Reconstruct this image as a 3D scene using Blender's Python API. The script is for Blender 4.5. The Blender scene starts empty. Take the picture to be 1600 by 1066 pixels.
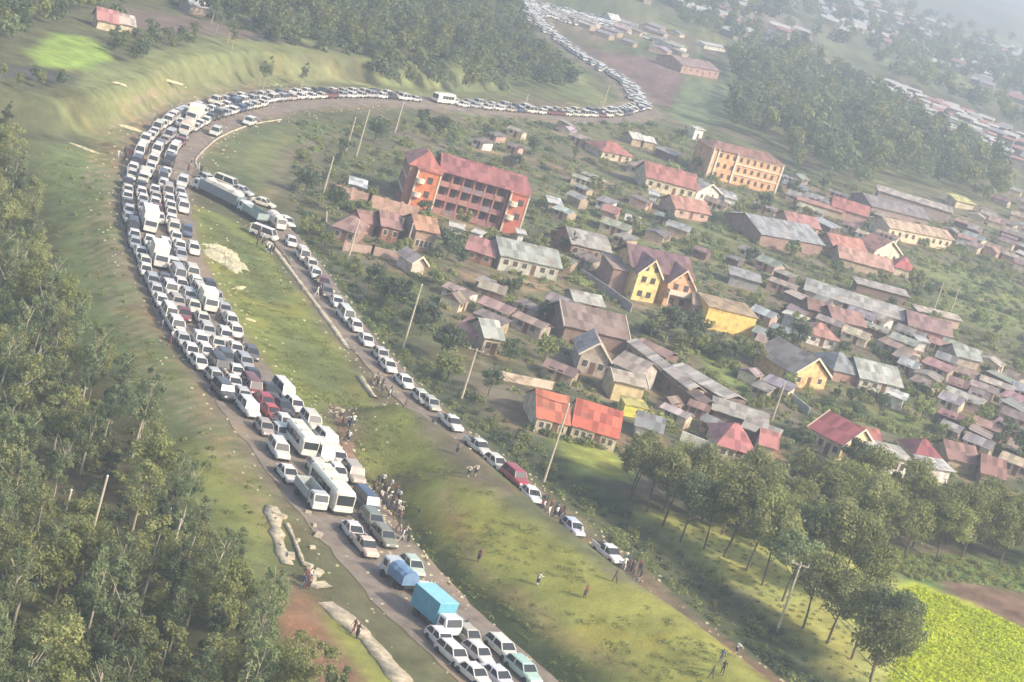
import bpy, bmesh, math, random
import numpy as np
from mathutils import Vector, Matrix

random.seed(7)
RNG = np.random.default_rng(11)
SC = bpy.context.scene
COL = SC.collection
PI = math.pi

# ------------------------------------------------------------------ camera, sky, sun, exposure
F_PX, CX, CY, CAM_H = 3300.0, 800.0, 533.0, 83.0
PITCH, ROLL = math.radians(13.82), math.radians(17.5)
FWD = Vector((0, math.cos(PITCH), -math.sin(PITCH)))
R0 = Vector((1, 0, 0)); U0 = Vector((0, math.sin(PITCH), math.cos(PITCH)))
RIGHT = math.cos(ROLL) * R0 + math.sin(ROLL) * U0
UP = -math.sin(ROLL) * R0 + math.cos(ROLL) * U0
cam = bpy.data.cameras.new('camera'); cam_o = bpy.data.objects.new('camera', cam); COL.objects.link(cam_o)
m = Matrix((RIGHT, UP, -FWD)).transposed().to_4x4(); m.translation = (0, 0, CAM_H)
cam_o.matrix_world = m
cam.sensor_width = 36.0; cam.lens = 36.0 * F_PX / 1600.0
cam.clip_start = 1.0; cam.clip_end = 30000.0
SC.camera = cam_o

SUN_EL, SUN_AZ = math.radians(36), math.radians(118)      # azimuth clockwise from +Y (view direction)
world = bpy.data.worlds.new('World'); SC.world = world; world.use_nodes = True
wn = world.node_tree; bg = wn.nodes['Background']
sky = wn.nodes.new('ShaderNodeTexSky'); sky.sky_type = 'NISHITA'; sky.sun_disc = False
sky.sun_elevation = SUN_EL; sky.sun_rotation = SUN_AZ; sky.dust_density = 3.0; sky.air_density = 1.0; sky.ozone_density = 1.0
wn.links.new(sky.outputs[0], bg.inputs[0]); bg.inputs[1].default_value = 0.15
sun = bpy.data.lights.new('sun', 'SUN'); sun.energy = 3.2; sun.angle = math.radians(4.0); sun.color = (1.0, 0.89, 0.72)
sun_o = bpy.data.objects.new('sun', sun); COL.objects.link(sun_o)
sdir = Vector((math.sin(SUN_AZ) * math.cos(SUN_EL), math.cos(SUN_AZ) * math.cos(SUN_EL), math.sin(SUN_EL)))
sun_o.rotation_euler = sdir.to_track_quat('Z', 'Y').to_euler()
SC.view_settings.view_transform = 'Standard'; SC.view_settings.look = 'None'
SC.view_settings.exposure = 0.66; SC.view_settings.gamma = 1.0
SC.cycles.volume_bounces = 1
SC.cycles.max_bounces = 5
SC.cycles.diffuse_bounces = 2
SC.cycles.glossy_bounces = 2
SC.cycles.transparent_max_bounces = 8
HAZE = 0.00053

# ------------------------------------------------------------------ noise and geometry helpers
_perm = np.random.default_rng(3).random((256, 256))
def vnoise(x, y):
    xi = np.floor(x).astype(int); yi = np.floor(y).astype(int)
    fx = x - xi; fy = y - yi
    fx = fx * fx * (3 - 2 * fx); fy = fy * fy * (3 - 2 * fy)
    a = _perm[xi & 255, yi & 255]; b = _perm[(xi + 1) & 255, yi & 255]
    c = _perm[xi & 255, (yi + 1) & 255]; d = _perm[(xi + 1) & 255, (yi + 1) & 255]
    return (a * (1 - fx) + b * fx) * (1 - fy) + (c * (1 - fx) + d * fx) * fy
def fbm(x, y, o=4):
    s = 0; a = 0.5; t = 0
    for i in range(o):
        s = s + a * vnoise(x * 2 ** i + 17 * i, y * 2 ** i + 31 * i); t += a; a *= 0.55
    return s / t
def sstep(a, b, v):
    t = np.clip((v - a) / (b - a), 0, 1); return t * t * (3 - 2 * t)
def unproj(px, py, z=0.0):
    d = FWD + RIGHT * ((px - CX) / F_PX) + UP * ((CY - py) / F_PX)
    t = (z - CAM_H) / d.z
    return Vector((d.x * t, d.y * t, z))
def flat(pts): return [tuple(unproj(a, b))[:2] for a, b in pts]
def pxm(px, py):                                              # photo pixels per metre at that ground point
    p = unproj(px, py); return F_PX / (p - Vector((0, 0, CAM_H))).dot(FWD)
def seg_dist(X, Y, pts, closed=False):
    d = np.full(X.shape, 1e9); n = len(pts)
    for i in range(n if closed else n - 1):
        ax, ay = pts[i]; bx, by = pts[(i + 1) % n]
        vx, vy = bx - ax, by - ay; L = vx * vx + vy * vy + 1e-9
        t = np.clip(((X - ax) * vx + (Y - ay) * vy) / L, 0, 1)
        d = np.minimum(d, (X - ax - t * vx) ** 2 + (Y - ay - t * vy) ** 2)
    return np.sqrt(d)
def inside(X, Y, pts):
    r = np.zeros(X.shape, bool); n = len(pts)
    for i in range(n):
        ax, ay = pts[i]; bx, by = pts[(i + 1) % n]
        if ay == by: continue
        r ^= ((ay > Y) != (by > Y)) & (X < (bx - ax) * (Y - ay) / (by - ay) + ax)
    return r
def sdist(X, Y, pts):                                         # positive inside
    d = seg_dist(X, Y, pts, True); return np.where(inside(X, Y, pts), d, -d)
def catmull(pts, step):
    P = [Vector(p).to_3d() for p in pts]; P = [2 * P[0] - P[1]] + P + [2 * P[-1] - P[-2]]
    dense = []
    for i in range(1, len(P) - 2):
        for k in range(24):
            t = k / 24; p0, p1, p2, p3 = P[i - 1:i + 3]
            dense.append(0.5 * ((2 * p1) + (p2 - p0) * t + (2 * p0 - 5 * p1 + 4 * p2 - p3) * t * t + (3 * p1 - p0 - 3 * p2 + p3) * t ** 3))
    dense.append(P[-2])
    out = [dense[0]]; acc = 0
    for a, b in zip(dense, dense[1:]):
        L = (b - a).length
        while acc + L >= step:
            a = a.lerp(b, (step - acc) / L) ; out.append(a); L = (b - a).length; acc = 0
            if L < 1e-6: break
        acc += L
    return [(p.x, p.y) for p in out]

# ------------------------------------------------------------------ road lines (photo pixels -> flat ground)
A_PX = [(930, 1180), (840, 1100), (745, 1020), (650, 930), (580, 850), (512, 770), (458, 700), (400, 630), (352, 568), (314, 508), (282, 450), (256, 390), (243, 330), (243, 280), (264, 230), (312, 190), (385, 167), (465, 156), (560, 153), (640, 158), (760, 170), (880, 180), (960, 181), (1003, 170)]
B_PX = [(262, 268), (330, 300), (405, 338), (440, 366), (476, 412), (530, 490), (585, 558), (650, 628), (722, 692), (800, 753), (880, 820), (950, 872), (1050, 962), (1130, 1022), (1210, 1080), (1290, 1140)]
C_PX = [(1003, 170), (985, 140), (945, 112), (905, 88), (870, 62), (850, 45), (832, 25), (828, 5), (835, -20)]
D_PX = [(425, 790), (436, 850), (455, 890), (500, 925), (545, 965), (585, 1010), (630, 1070), (680, 1140)]
E_PX = [(522, 640), (532, 680), (556, 730), (590, 785), (615, 835), (655, 890), (700, 940)]
G_PX = [(395, 320), (425, 300), (437, 262), (470, 236), (530, 215)]
RA, RB, RC = (catmull(flat(p), 2.0) for p in (A_PX, B_PX, C_PX))
RD, RE, RG = (catmull(flat(p), 1.5) for p in (D_PX, E_PX, G_PX))

VALLEY = flat([(100, 235), (185, 300), (212, 430), (275, 560), (360, 690), (420, 800), (432, 930), (520, 1040), (640, 1250), (-400, 1400), (-500, 150), (0, 200)])
TERR = flat([(90, 215), (160, 205), (235, 180), (300, 143), (420, 124), (560, 128), (640, 138), (740, 146), (800, 140), (780, 100), (740, 50), (680, -40), (-200, -40), (-300, 120)])
RIDGE = flat([(620, 690), (700, 750), (800, 840), (920, 935), (1040, 1020), (1200, 1150)])
GULLY = flat([(590, 740), (660, 850), (760, 950), (880, 1040), (1000, 1140)])
BANKR = flat([(470, 360), (560, 470), (680, 590), (800, 690), (960, 800), (1120, 930), (1300, 1080)])
def H(X, Y):
    X = np.asarray(X, float); Y = np.asarray(Y, float)
    h = (fbm(X / 45, Y / 45, 3) - 0.5) * 1.6 + (fbm(X / 9, Y / 9, 2) - 0.5) * 0.5
    dr = np.minimum(seg_dist(X, Y, RA[::4]), seg_dist(X, Y, RB[::4]))
    dr = np.minimum(dr, seg_dist(X, Y, RC[::4]))
    h = h * sstep(7, 14, dr)
    h = h - 6.5 * sstep(0, 22, sdist(X, Y, VALLEY)) * sstep(7, 12, dr)
    h = h + 5.2 * sstep(0, 7, sdist(X, Y, TERR) + .8 * (fbm(X / 16, Y / 16, 2) - .5)) * sstep(6, 11, dr)
    h = h + 4.6 * np.exp(-(seg_dist(X, Y, RIDGE) / 7.5) ** 2) * sstep(2.6, 7, dr)
    h = h - 2.6 * np.exp(-(seg_dist(X, Y, GULLY) / 5.0) ** 2) * sstep(6, 10, dr)
    h = h - 1.5 * np.exp(-(seg_dist(X, Y, BANKR) / 5.0) ** 2) * sstep(3, 7, dr)
    far = sstep(1100, 4500, Y)
    h = h + far * (fbm(X / 700 + 5, Y / 700, 3) - 0.45) * 55
    return h
def h1(x, y): return float(H(np.array([x]), np.array([y]))[0])
def gnd(px, py):                                              # photo pixel -> point on the terrain
    z = 0.0
    for _ in range(4):
        p = unproj(px, py, z); z = h1(p.x, p.y)
    return Vector((p.x, p.y, z))
def gflat(pts): return [tuple(gnd(a, b))[:2] for a, b in pts]
def pix(p):                                                   # world point -> photo pixel
    d = Vector(p) - Vector((0, 0, CAM_H)); w = d.dot(FWD)
    return (CX + F_PX * d.dot(RIGHT) / w, CY - F_PX * d.dot(UP) / w, w)

# ------------------------------------------------------------------ materials
def mat(name, col=(0.5, 0.5, 0.5), rough=0.9, var=0.25, scale=1.0, bump=0.0, objcol=False, attr=None, island=0.0, objrand=0.0, trans=0.0, spec=0.3, wave=0, metallic=0.0, coat=0.0, dirt=None):
    m = bpy.data.materials.new(name); m.use_nodes = True; nt = m.node_tree; N = nt.nodes; L = nt.links
    b = N['Principled BSDF']; b.inputs['Roughness'].default_value = rough
    b.inputs['Specular IOR Level'].default_value = spec; b.inputs['Metallic'].default_value = metallic
    b.inputs['Coat Weight'].default_value = coat
    if objcol: src = N.new('ShaderNodeObjectInfo').outputs['Color']
    elif attr: a = N.new('ShaderNodeAttribute'); a.attribute_name = attr; src = a.outputs['Color']
    else:
        r = N.new('ShaderNodeRGB'); r.outputs[0].default_value = (*col, 1); src = r.outputs[0]
    geo = N.new('ShaderNodeNewGeometry')
    tc = N.new('ShaderNodeTexCoord')
    nz = N.new('ShaderNodeTexNoise'); nz.inputs['Scale'].default_value = scale; nz.inputs['Detail'].default_value = 6; nz.inputs['Roughness'].default_value = 0.65
    L.new(geo.outputs['Position'], nz.inputs['Vector'])
    mr = N.new('ShaderNodeMapRange'); mr.inputs[1].default_value = 0.3; mr.inputs[2].default_value = 0.7
    mr.inputs[3].default_value = 1 - var; mr.inputs[4].default_value = 1 + var; L.new(nz.outputs['Fac'], mr.inputs[0])
    val = mr.outputs[0]
    if island:
        q = N.new('ShaderNodeMapRange'); q.inputs[3].default_value = 1 - island; q.inputs[4].default_value = 1 + island
        L.new(geo.outputs['Random Per Island'], q.inputs[0])
        mu = N.new('ShaderNodeMath'); mu.operation = 'MULTIPLY'; L.new(val, mu.inputs[0]); L.new(q.outputs[0], mu.inputs[1]); val = mu.outputs[0]
    if objrand:
        oi = N.new('ShaderNodeObjectInfo'); q = N.new('ShaderNodeMapRange'); q.inputs[3].default_value = 1 - objrand; q.inputs[4].default_value = 1 + objrand
        L.new(oi.outputs['Random'], q.inputs[0])
        mu = N.new('ShaderNodeMath'); mu.operation = 'MULTIPLY'; L.new(val, mu.inputs[0]); L.new(q.outputs[0], mu.inputs[1]); val = mu.outputs[0]
    vm = N.new('ShaderNodeVectorMath'); vm.operation = 'SCALE'; L.new(src, vm.inputs[0]); L.new(val, vm.inputs['Scale'])
    out = vm.outputs[0]
    if dirt:
        n2 = N.new('ShaderNodeTexNoise'); n2.inputs['Scale'].default_value = dirt[1]; n2.inputs['Detail'].default_value = 5
        L.new(tc.outputs['Object'], n2.inputs['Vector'])
        m2 = N.new('ShaderNodeMapRange'); m2.inputs[1].default_value = 0.5; m2.inputs[2].default_value = 0.75; m2.inputs[4].default_value = dirt[2]; L.new(n2.outputs['Fac'], m2.inputs[0])
        mx = N.new('ShaderNodeMix'); mx.data_type = 'RGBA'; L.new(m2.outputs[0], mx.inputs[0]); L.new(out, mx.inputs[6]); mx.inputs[7].default_value = (*dirt[0], 1); out = mx.outputs[2]
    L.new(out, b.inputs['Base Color'])
    if wave:
        sn = N.new('ShaderNodeVectorMath'); sn.operation = 'SNAP'; sn.inputs[1].default_value = (0.95, 2.1, 50.0); L.new(tc.outputs['Object'], sn.inputs[0])
        wn_ = N.new('ShaderNodeTexWhiteNoise'); L.new(sn.outputs[0], wn_.inputs['Vector']); q = N.new('ShaderNodeMapRange'); q.inputs[3].default_value = .6; q.inputs[4].default_value = 1.25; L.new(wn_.outputs['Value'], q.inputs[0])
        v2 = N.new('ShaderNodeVectorMath'); v2.operation = 'SCALE'; L.new(out, v2.inputs[0]); L.new(q.outputs[0], v2.inputs['Scale']); L.new(v2.outputs[0], b.inputs['Base Color'])
    if wave:
        wv = N.new('ShaderNodeTexWave'); wv.bands_direction = 'X'; wv.inputs['Scale'].default_value = wave; L.new(tc.outputs['Object'], wv.inputs['Vector'])
        bp = N.new('ShaderNodeBump'); bp.inputs['Strength'].default_value = 0.35; bp.inputs['Distance'].default_value = 0.1; L.new(wv.outputs['Fac'], bp.inputs['Height']); L.new(bp.outputs[0], b.inputs['Normal'])
    if bump:
        n3 = N.new('ShaderNodeTexNoise'); n3.inputs['Scale'].default_value = 2.2; n3.inputs['Detail'].default_value = 8; n3.inputs['Roughness'].default_value = 0.8
        L.new(geo.outputs['Position'], n3.inputs['Vector'])
        bp = N.new('ShaderNodeBump'); bp.inputs['Strength'].default_value = 1.0; bp.inputs['Distance'].default_value = bump; L.new(n3.outputs['Fac'], bp.inputs['Height']); L.new(bp.outputs[0], b.inputs['Normal'])
    if trans:
        tr = N.new('ShaderNodeBsdfTranslucent'); L.new(out, tr.inputs['Color']); ms = N.new('ShaderNodeMixShader'); ms.inputs[0].default_value = trans
        L.new(b.outputs[0], ms.inputs[1]); L.new(tr.outputs[0], ms.inputs[2]); L.new(ms.outputs[0], N['Material Output'].inputs[0])
    return m
M = {}
M['ground'] = mat('ground', attr='zone', var=0.32, scale=0.22, bump=0.5, spec=0.1)
M['road'] = mat('dusty_asphalt', (0.25, 0.205, 0.165), var=0.35, scale=0.45, spec=0.15, bump=.08, dirt=((0.34, 0.25, 0.165), 0.11, 1.0))
M['track'] = mat('dirt_track', (0.27, 0.17, 0.12), var=0.3, scale=0.5, bump=0.15, spec=0.1)
M['concrete'] = mat('concrete', (0.62, 0.53, 0.38), var=0.35, scale=1.2, spec=0.15, bump=.25, dirt=((.2, .18, .1), .5, .7))
M['paint'] = mat('car_paint', objcol=True, rough=0.32, var=0.04, scale=3, spec=0.5, coat=0.4, dirt=((0.36, 0.29, 0.22), 1.0, 0.45))
M['glass'] = mat('dark_glass', (0.035, 0.04, 0.045), rough=0.08, var=0.1, spec=0.6)
M['tyre'] = mat('tyre', (0.03, 0.03, 0.03), rough=0.8, var=0.1)
M['lamp'] = mat('lamp_lens', (0.75, 0.75, 0.7), rough=0.15, var=0.05, spec=0.6)
M['roof'] = mat('sheet_roof', objcol=True, rough=0.5, var=0.14, scale=0.9, wave=3.0, spec=0.35, dirt=((0.24, 0.15, 0.1), 0.45, 0.75))
M['wall'] = mat('plaster_wall', objcol=True, rough=0.9, var=0.25, scale=0.9, dirt=((0.22, 0.15, 0.1), 0.7, 0.7))
M['trim'] = mat('painted_trim', (0.66, 0.57, 0.44), var=0.2, scale=2)
M['darkw'] = mat('window_glass', (0.09, 0.08, 0.075), rough=0.25, var=0.3, scale=1.5, spec=0.5)
M['door'] = mat('door', (0.16, 0.09, 0.06), var=0.2)
M['barkpale'] = mat('pale_bark', (0.42, 0.37, 0.27), var=0.25, scale=3)
M['bark'] = mat('bark', (0.13, 0.1, 0.08), var=0.3, scale=3)
M['polewood'] = mat('pole_wood', (0.5, 0.44, 0.32), var=0.15, scale=2)
M['wire'] = mat('wire', (0.12, 0.12, 0.12), var=0.05)
M['cloth'] = mat('cloth', objcol=True, var=0.12, scale=6)
M['skin'] = mat('skin', (0.14, 0.08, 0.055), rough=0.6, var=0.05)
M['hair'] = mat('hair', (0.015, 0.012, 0.01), rough=0.8, var=0.05)
M['litter'] = mat('pale_spoil', (0.74, 0.66, 0.42), var=0.3, scale=1.6, bump=0.35, dirt=((.4, .33, .18), .6, .4))
M['tarp'] = mat('tarpaulin', objcol=True, rough=0.55, var=0.12, scale=1.2, spec=0.3)
def leafm(n, c, isl=0.3, orr=0.22, tr=0.45): return mat(n, c, rough=0.6, var=0.18, scale=0.4, island=isl, objrand=orr, trans=tr, spec=0.25)
M['leafA'] = leafm('leaf_mid_green', (0.26, 0.28, 0.095))
M['leafB'] = leafm('leaf_grey_green', (0.23, 0.275, 0.13))
M['leafC'] = leafm('leaf_olive', (0.33, 0.345, 0.135))
M['leafD'] = leafm('leaf_dark', (0.13, 0.165, 0.085), 0.35)
M['leafE'] = leafm('leaf_bush', (0.27, 0.31, 0.11), 0.5)
M['leafG'] = leafm('grass_blades', (0.3, 0.33, 0.1), 0.35)
M['leafF'] = leafm('leaf_crop', (0.6, 0.68, 0.05), 0.4, 0.1, 0.45)

# ------------------------------------------------------------------ object helpers
def tag(o, label=None, cat=None, group=None, kind=None):
    if label: o['label'] = label
    if cat: o['category'] = cat
    if group: o['group'] = group
    if kind: o['kind'] = kind
    return o
def link(name, data, parent=None):
    o = bpy.data.objects.new(name, data); COL.objects.link(o)
    if parent: o.parent = parent
    return o
def empty(name, loc=(0, 0, 0), rz=0.0):
    o = link(name, None); o.location = loc; o.rotation_euler = (0, 0, rz); o.empty_display_size = 0.5; return o
def mesh_np(name, V, Q, mats, smooth=False, mi=None):
    me = bpy.data.meshes.new(name); V = np.asarray(V, np.float32); Q = np.asarray(Q, np.int32); k = Q.shape[1]
    me.vertices.add(len(V)); me.vertices.foreach_set('co', V.ravel())
    me.loops.add(Q.size); me.loops.foreach_set('vertex_index', Q.ravel())
    me.polygons.add(len(Q)); me.polygons.foreach_set('loop_start', np.arange(len(Q), dtype=np.int32) * k)
    for mm in mats: me.materials.append(mm)
    if mi is not None: me.polygons.foreach_set('material_index', np.asarray(mi, np.int32))
    if smooth: me.polygons.foreach_set('use_smooth', np.ones(len(Q), bool))
    me.update(calc_edges=True); me.validate(); return me
class MB:                                                     # collects shapes, built as ONE mesh
    def __init__(s): s.v = []; s.f = []; s.m = []
    def poly(s, pts, mi=0):
        n = len(s.v); s.v += [tuple(p) for p in pts]; s.f.append(tuple(range(n, n + len(pts)))); s.m.append(mi)
    def hexa(s, b, t, mi=0):                                  # four bottom, four top points, anticlockwise from above
        n = len(s.v); s.v += [tuple(p) for p in b] + [tuple(p) for p in t]
        fs = [(3, 2, 1, 0), (4, 5, 6, 7), (0, 1, 5, 4), (1, 2, 6, 5), (2, 3, 7, 6), (3, 0, 4, 7)]
        s.f += [tuple(n + i for i in f) for f in fs]; s.m += [mi] * 6
    def box(s, x0, x1, y0, y1, z0, z1, mi=0, tx=0, ty=0):
        s.hexa([(x0, y0, z0), (x1, y0, z0), (x1, y1, z0), (x0, y1, z0)],
               [(x0 + tx, y0 + ty, z1), (x1 - tx, y0 + ty, z1), (x1 - tx, y1 - ty, z1), (x0 + tx, y1 - ty, z1)], mi)
    def tube(s, a, b, r0, r1, n=8, mi=0):
        a = Vector(a); b = Vector(b); d = (b - a).normalized(); u = d.orthogonal().normalized(); w = d.cross(u); k = len(s.v)
        for p, r in ((a, r0), (b, r1)):
            for i in range(n):
                t = 2 * PI * i / n; s.v.append(tuple(p + u * (r * math.cos(t)) + w * (r * math.sin(t))))
        for i in range(n): j = (i + 1) % n; s.f.append((k + i, k + j, k + n + j, k + n + i)); s.m.append(mi)
        s.f.append(tuple(k + i for i in reversed(range(n)))); s.m.append(mi)
        s.f.append(tuple(k + n + i for i in range(n))); s.m.append(mi)
    def loft(s, rings, mi=0, cap=True):
        k = len(s.v); n = len(rings[0])
        for r in rings: s.v += [tuple(p) for p in r]
        for a in range(len(rings) - 1):
            for i in range(n):
                j = (i + 1) % n; s.f.append((k + a * n + i, k + a * n + j, k + (a + 1) * n + j, k + (a + 1) * n + i)); s.m.append(mi)
        if cap:
            s.f.append(tuple(k + i for i in reversed(range(n)))); s.m.append(mi)
            q = k + (len(rings) - 1) * n; s.f.append(tuple(q + i for i in range(n))); s.m.append(mi)
    def mesh(s, name, mats, bevel=0.0, smooth=False):
        me = bpy.data.meshes.new(name); me.from_pydata(s.v, [], s.f)
        for mm in mats: me.materials.append(mm)
        me.polygons.foreach_set('material_index', s.m)
        if bevel:
            bm = bmesh.new(); bm.from_mesh(me); bmesh.ops.remove_doubles(bm, verts=bm.verts, dist=1e-4)
            bmesh.ops.bevel(bm, geom=bm.edges[:] , offset=bevel, segments=2, affect='EDGES', profile=0.6, clamp_overlap=True)
            bm.to_mesh(me); bm.free()
        if smooth: me.polygons.foreach_set('use_smooth', [True] * len(me.polygons))
        me.update(); return me
    def build(s, name, mats, parent=None, bevel=0.0, smooth=False, color=None):
        o = link(name, s.mesh(name, mats, bevel, smooth), parent)
        if color: o.color = (*color, 1)
        return o

# ------------------------------------------------------------------ the ground sheet
def axis(a, b, step, lo, hi, growth=1.13):
    xs = list(np.arange(a, b + step, step)); s = step
    while xs[-1] < hi: s *= growth; xs.append(xs[-1] + s)
    s = step
    while xs[0] > lo: s *= growth; xs.insert(0, xs[0] - s)
    return np.array(xs)
gx = axis(-125, 190, 1.1, -5000, 5000); gy = axis(170, 700, 1.25, -60, 8400)
GX, GY = np.meshgrid(gx, gy); GXf, GYf = GX.ravel(), GY.ravel()
GZ = H(GXf, GYf)
nx, ny = len(gx), len(gy)
idx = np.arange(nx * ny).reshape(ny, nx)
Q = np.stack([idx[:-1, :-1], idx[:-1, 1:], idx[1:, 1:], idx[1:, :-1]], -1).reshape(-1, 4)
gme = mesh_np('ground', np.stack([GXf, GYf, GZ], 1), Q, [M['ground']], smooth=True)
warp = (fbm(GXf / 5, GYf / 5, 4) - 0.5)
colr = np.tile(np.array([0.115, 0.122, 0.07]), (len(GXf), 1))
# village plots: stretched cells, each its own crop or soil
PAL = np.array([[.12, .14, .07], [.1, .12, .065], [.15, .165, .08], [.19, .155, .12], [.16, .14, .1], [.13, .135, .08], [.17, .18, .09], [.105, .115, .07], [.2, .17, .14]])
u_ = (GXf * .92 - GYf * .39 + 6 * (fbm(GXf / 40, GYf / 40, 2) - .5)) / 15; v_ = (GYf * .92 + GXf * .39 + 8 * (fbm(GXf / 50 + 9, GYf / 50, 2) - .5)) / 7.5
ci = np.floor(u_ + 0.37 * (np.floor(v_) % 3)).astype(int) & 255; cj = np.floor(v_).astype(int) & 255
cell = PAL[(_perm[ci, cj] * len(PAL)).astype(int) % len(PAL)]
wv = (0.75 * sstep(-60, 10, GXf + 0.15 * (GYf - 300)))[:, None]
colr = colr * (1 - wv) + cell * wv
# far land in large faded plots
u2 = GXf / 60; v2 = GYf / 95; cell2 = PAL[(_perm[np.floor(u2 + 3).astype(int) & 255, np.floor(v2).astype(int) & 255] * 9).astype(int) % 9]
wf = sstep(650, 900, GYf)[:, None]; colr = colr * (1 - wf) + cell2 * wf
def paint(pts_px, c, edge=1.5, w=5.0, a=1.0, line=None, width=0):
    global colr
    if line is not None: d = width - seg_dist(GXf, GYf, line)
    else: d = sdist(GXf, GYf, gflat(pts_px))
    k = (sstep(-edge, edge, d + warp * w) * a)[:, None]
    colr = colr * (1 - k) + np.array(c) * k
G1, G2, G3, DK = (0.15, 0.17, 0.07), (0.215, 0.24, 0.07), (0.27, 0.28, 0.085), (0.085, 0.1, 0.055)
paint([(60, 180), (190, 235), (205, 330), (230, 430), (295, 560), (365, 660), (435, 760), (445, 860), (445, 1000), (520, 1100), (300, 1100), (280, 850), (250, 640), (90, 540), (80, 350)], (0.15, 0.19, 0.085), 4, 8)
paint([(210, 560), (290, 590), (330, 650), (250, 640)], (.19, .18, .1), 4, 6, 0.35)
paint([(290, 690), (400, 740), (430, 800), (435, 930), (390, 870), (310, 800)], G3, 4, 6, 0.8)
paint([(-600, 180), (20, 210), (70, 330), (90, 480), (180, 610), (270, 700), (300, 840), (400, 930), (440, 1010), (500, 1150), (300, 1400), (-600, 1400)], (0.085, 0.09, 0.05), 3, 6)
paint([(90, 740), (200, 730), (240, 820), (160, 920), (80, 900)], (.13, .11, .07), 3, 6)
paint([(-100, 110), (60, 120), (180, 180), (250, 130), (400, 82), (560, 85), (640, 125), (780, 145), (950, 160), (900, 110), (640, 90), (480, 55), (320, 60), (200, 95), (100, 118)], (.2, .225, .105), 4, 3)
paint([(60, 150), (190, 230), (240, 190), (330, 150), (250, 130), (120, 160)], (.2, .22, .1), 4, 6)
paint([(235, 165), (400, 108), (560, 122), (640, 142), (420, 140), (310, 158), (240, 205), (200, 225)], (.19, .175, .12), 3, 2.5)
for dy_, c_ in ((0, (.27, .27, .13)), (12, (.16, .145, .1)), (22, (.23, .24, .12))): paint(None, c_, .8, 1.5, .75, line=catmull(gflat([(150, 192 + dy_), (190, 158 + dy_), (250, 124 + dy_), (320, 106 + dy_), (420, 98 + dy_), (540, 98 + dy_), (620, 112 + dy_)]), 3), width=1.6)
paint([(150, 180), (260, 120), (400, 96), (540, 102), (540, 90), (400, 84), (240, 105), (140, 165)], (.19, .2, .1), 2, 4, .8)
paint([(45, 82), (85, 52), (140, 58), (182, 95), (130, 112), (60, 104)], (.25, .36, .09), 2.5, 4)
paint([(0, 100), (60, 105), (130, 118), (110, 135), (0, 120)], (.09, .1, .09), 2, 5)
paint([(190, 8), (350, 38), (520, 78), (400, 62), (250, 50), (160, 30)], (.17, .135, .12), 3, 6)
paint([(560, 110), (900, 125), (940, 160), (760, 150), (640, 140)], (.14, .165, .085), 4, 6)
paint([(880, 62), (960, 82), (1072, 98), (1082, 130), (1040, 170), (1012, 152), (960, 110)], (.165, .115, .115), 2, 4)
paint([(1075, 108), (1150, 125), (1140, 185), (1090, 205), (1045, 180)], (.14, .175, .1), 2, 4)
paint([(880, 22), (1060, 50), (1040, 60), (900, 40)], (.2, .18, .12), 3, 8)
paint(None, (0.245, 0.2, 0.155), 2.0, 5.0, 0.85, line=RA, width=7.6)
paint([(195, 250), (215, 250), (222, 400), (262, 500), (330, 600), (400, 690), (440, 760), (420, 770), (370, 690), (290, 590), (230, 470), (196, 350)], (.2, .165, .125), 2, 3, .8)
paint(None, (.2, .16, .12), 2.0, 4.0, 0.8, line=RB, width=4.6)
paint(None, (.2, .17, .14), 2.0, 4.0, 0.8, line=RC, width=7)
# median between the two roads
paint([(290, 318), (345, 335), (412, 378), (450, 440), (520, 535), (560, 590), (640, 675), (760, 780), (870, 860), (1000, 960), (1180, 1080), (1280, 1180), (960, 1180), (800, 1040), (690, 900), (590, 790), (545, 720), (480, 660), (415, 580), (358, 490), (312, 420)], G2, 1.5, 3)
paint([(320, 335), (400, 380), (450, 450), (430, 480), (380, 440), (320, 380)], (.125, .155, .075), 4, 8, .8)
paint([(285, 320), (298, 318), (318, 400), (362, 490), (420, 575), (485, 655), (545, 715), (500, 700), (440, 640), (380, 560), (320, 470), (290, 400)], (.24, .2, .13), 1.0, 2.0, .9)
paint([(440, 500), (520, 560), (550, 610), (520, 630), (450, 580)], (.11, .145, .065), 4, 8, .8)
paint([(540, 580), (640, 690), (700, 760), (640, 760), (560, 680)], (.16, .165, .07), 4, 8, .9)
paint([(630, 745), (690, 860), (790, 950), (950, 1060), (1050, 1140), (950, 1180), (800, 1040), (690, 920), (610, 800)], (.042, .058, .03), 2, 4)  # green gully growth, darkened further to paint in shade on the ridge flank
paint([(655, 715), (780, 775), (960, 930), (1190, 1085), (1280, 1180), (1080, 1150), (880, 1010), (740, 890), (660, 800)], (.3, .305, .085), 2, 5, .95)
paint([(760, 900), (960, 1040), (860, 1000), (740, 880)], (.17, .22, .07), 3, 5, .7)
paint([(530, 640), (570, 700), (610, 760), (650, 850), (600, 840), (545, 740)], (.16, .14, .1), 2, 4, .7)
paint([(450, 790), (520, 830), (600, 900), (690, 1010), (760, 1100), (680, 1100), (600, 1000), (500, 930), (455, 870)], (.15, .15, .085), 3, 6, .9)
paint([(440, 890), (480, 930), (530, 1000), (600, 1100), (500, 1100), (450, 980)], (.26, .16, .11), 1.5, 4)
paint([(500, 950), (560, 990), (630, 1080), (585, 1080), (515, 985)], G3, 1, 2)
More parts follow.
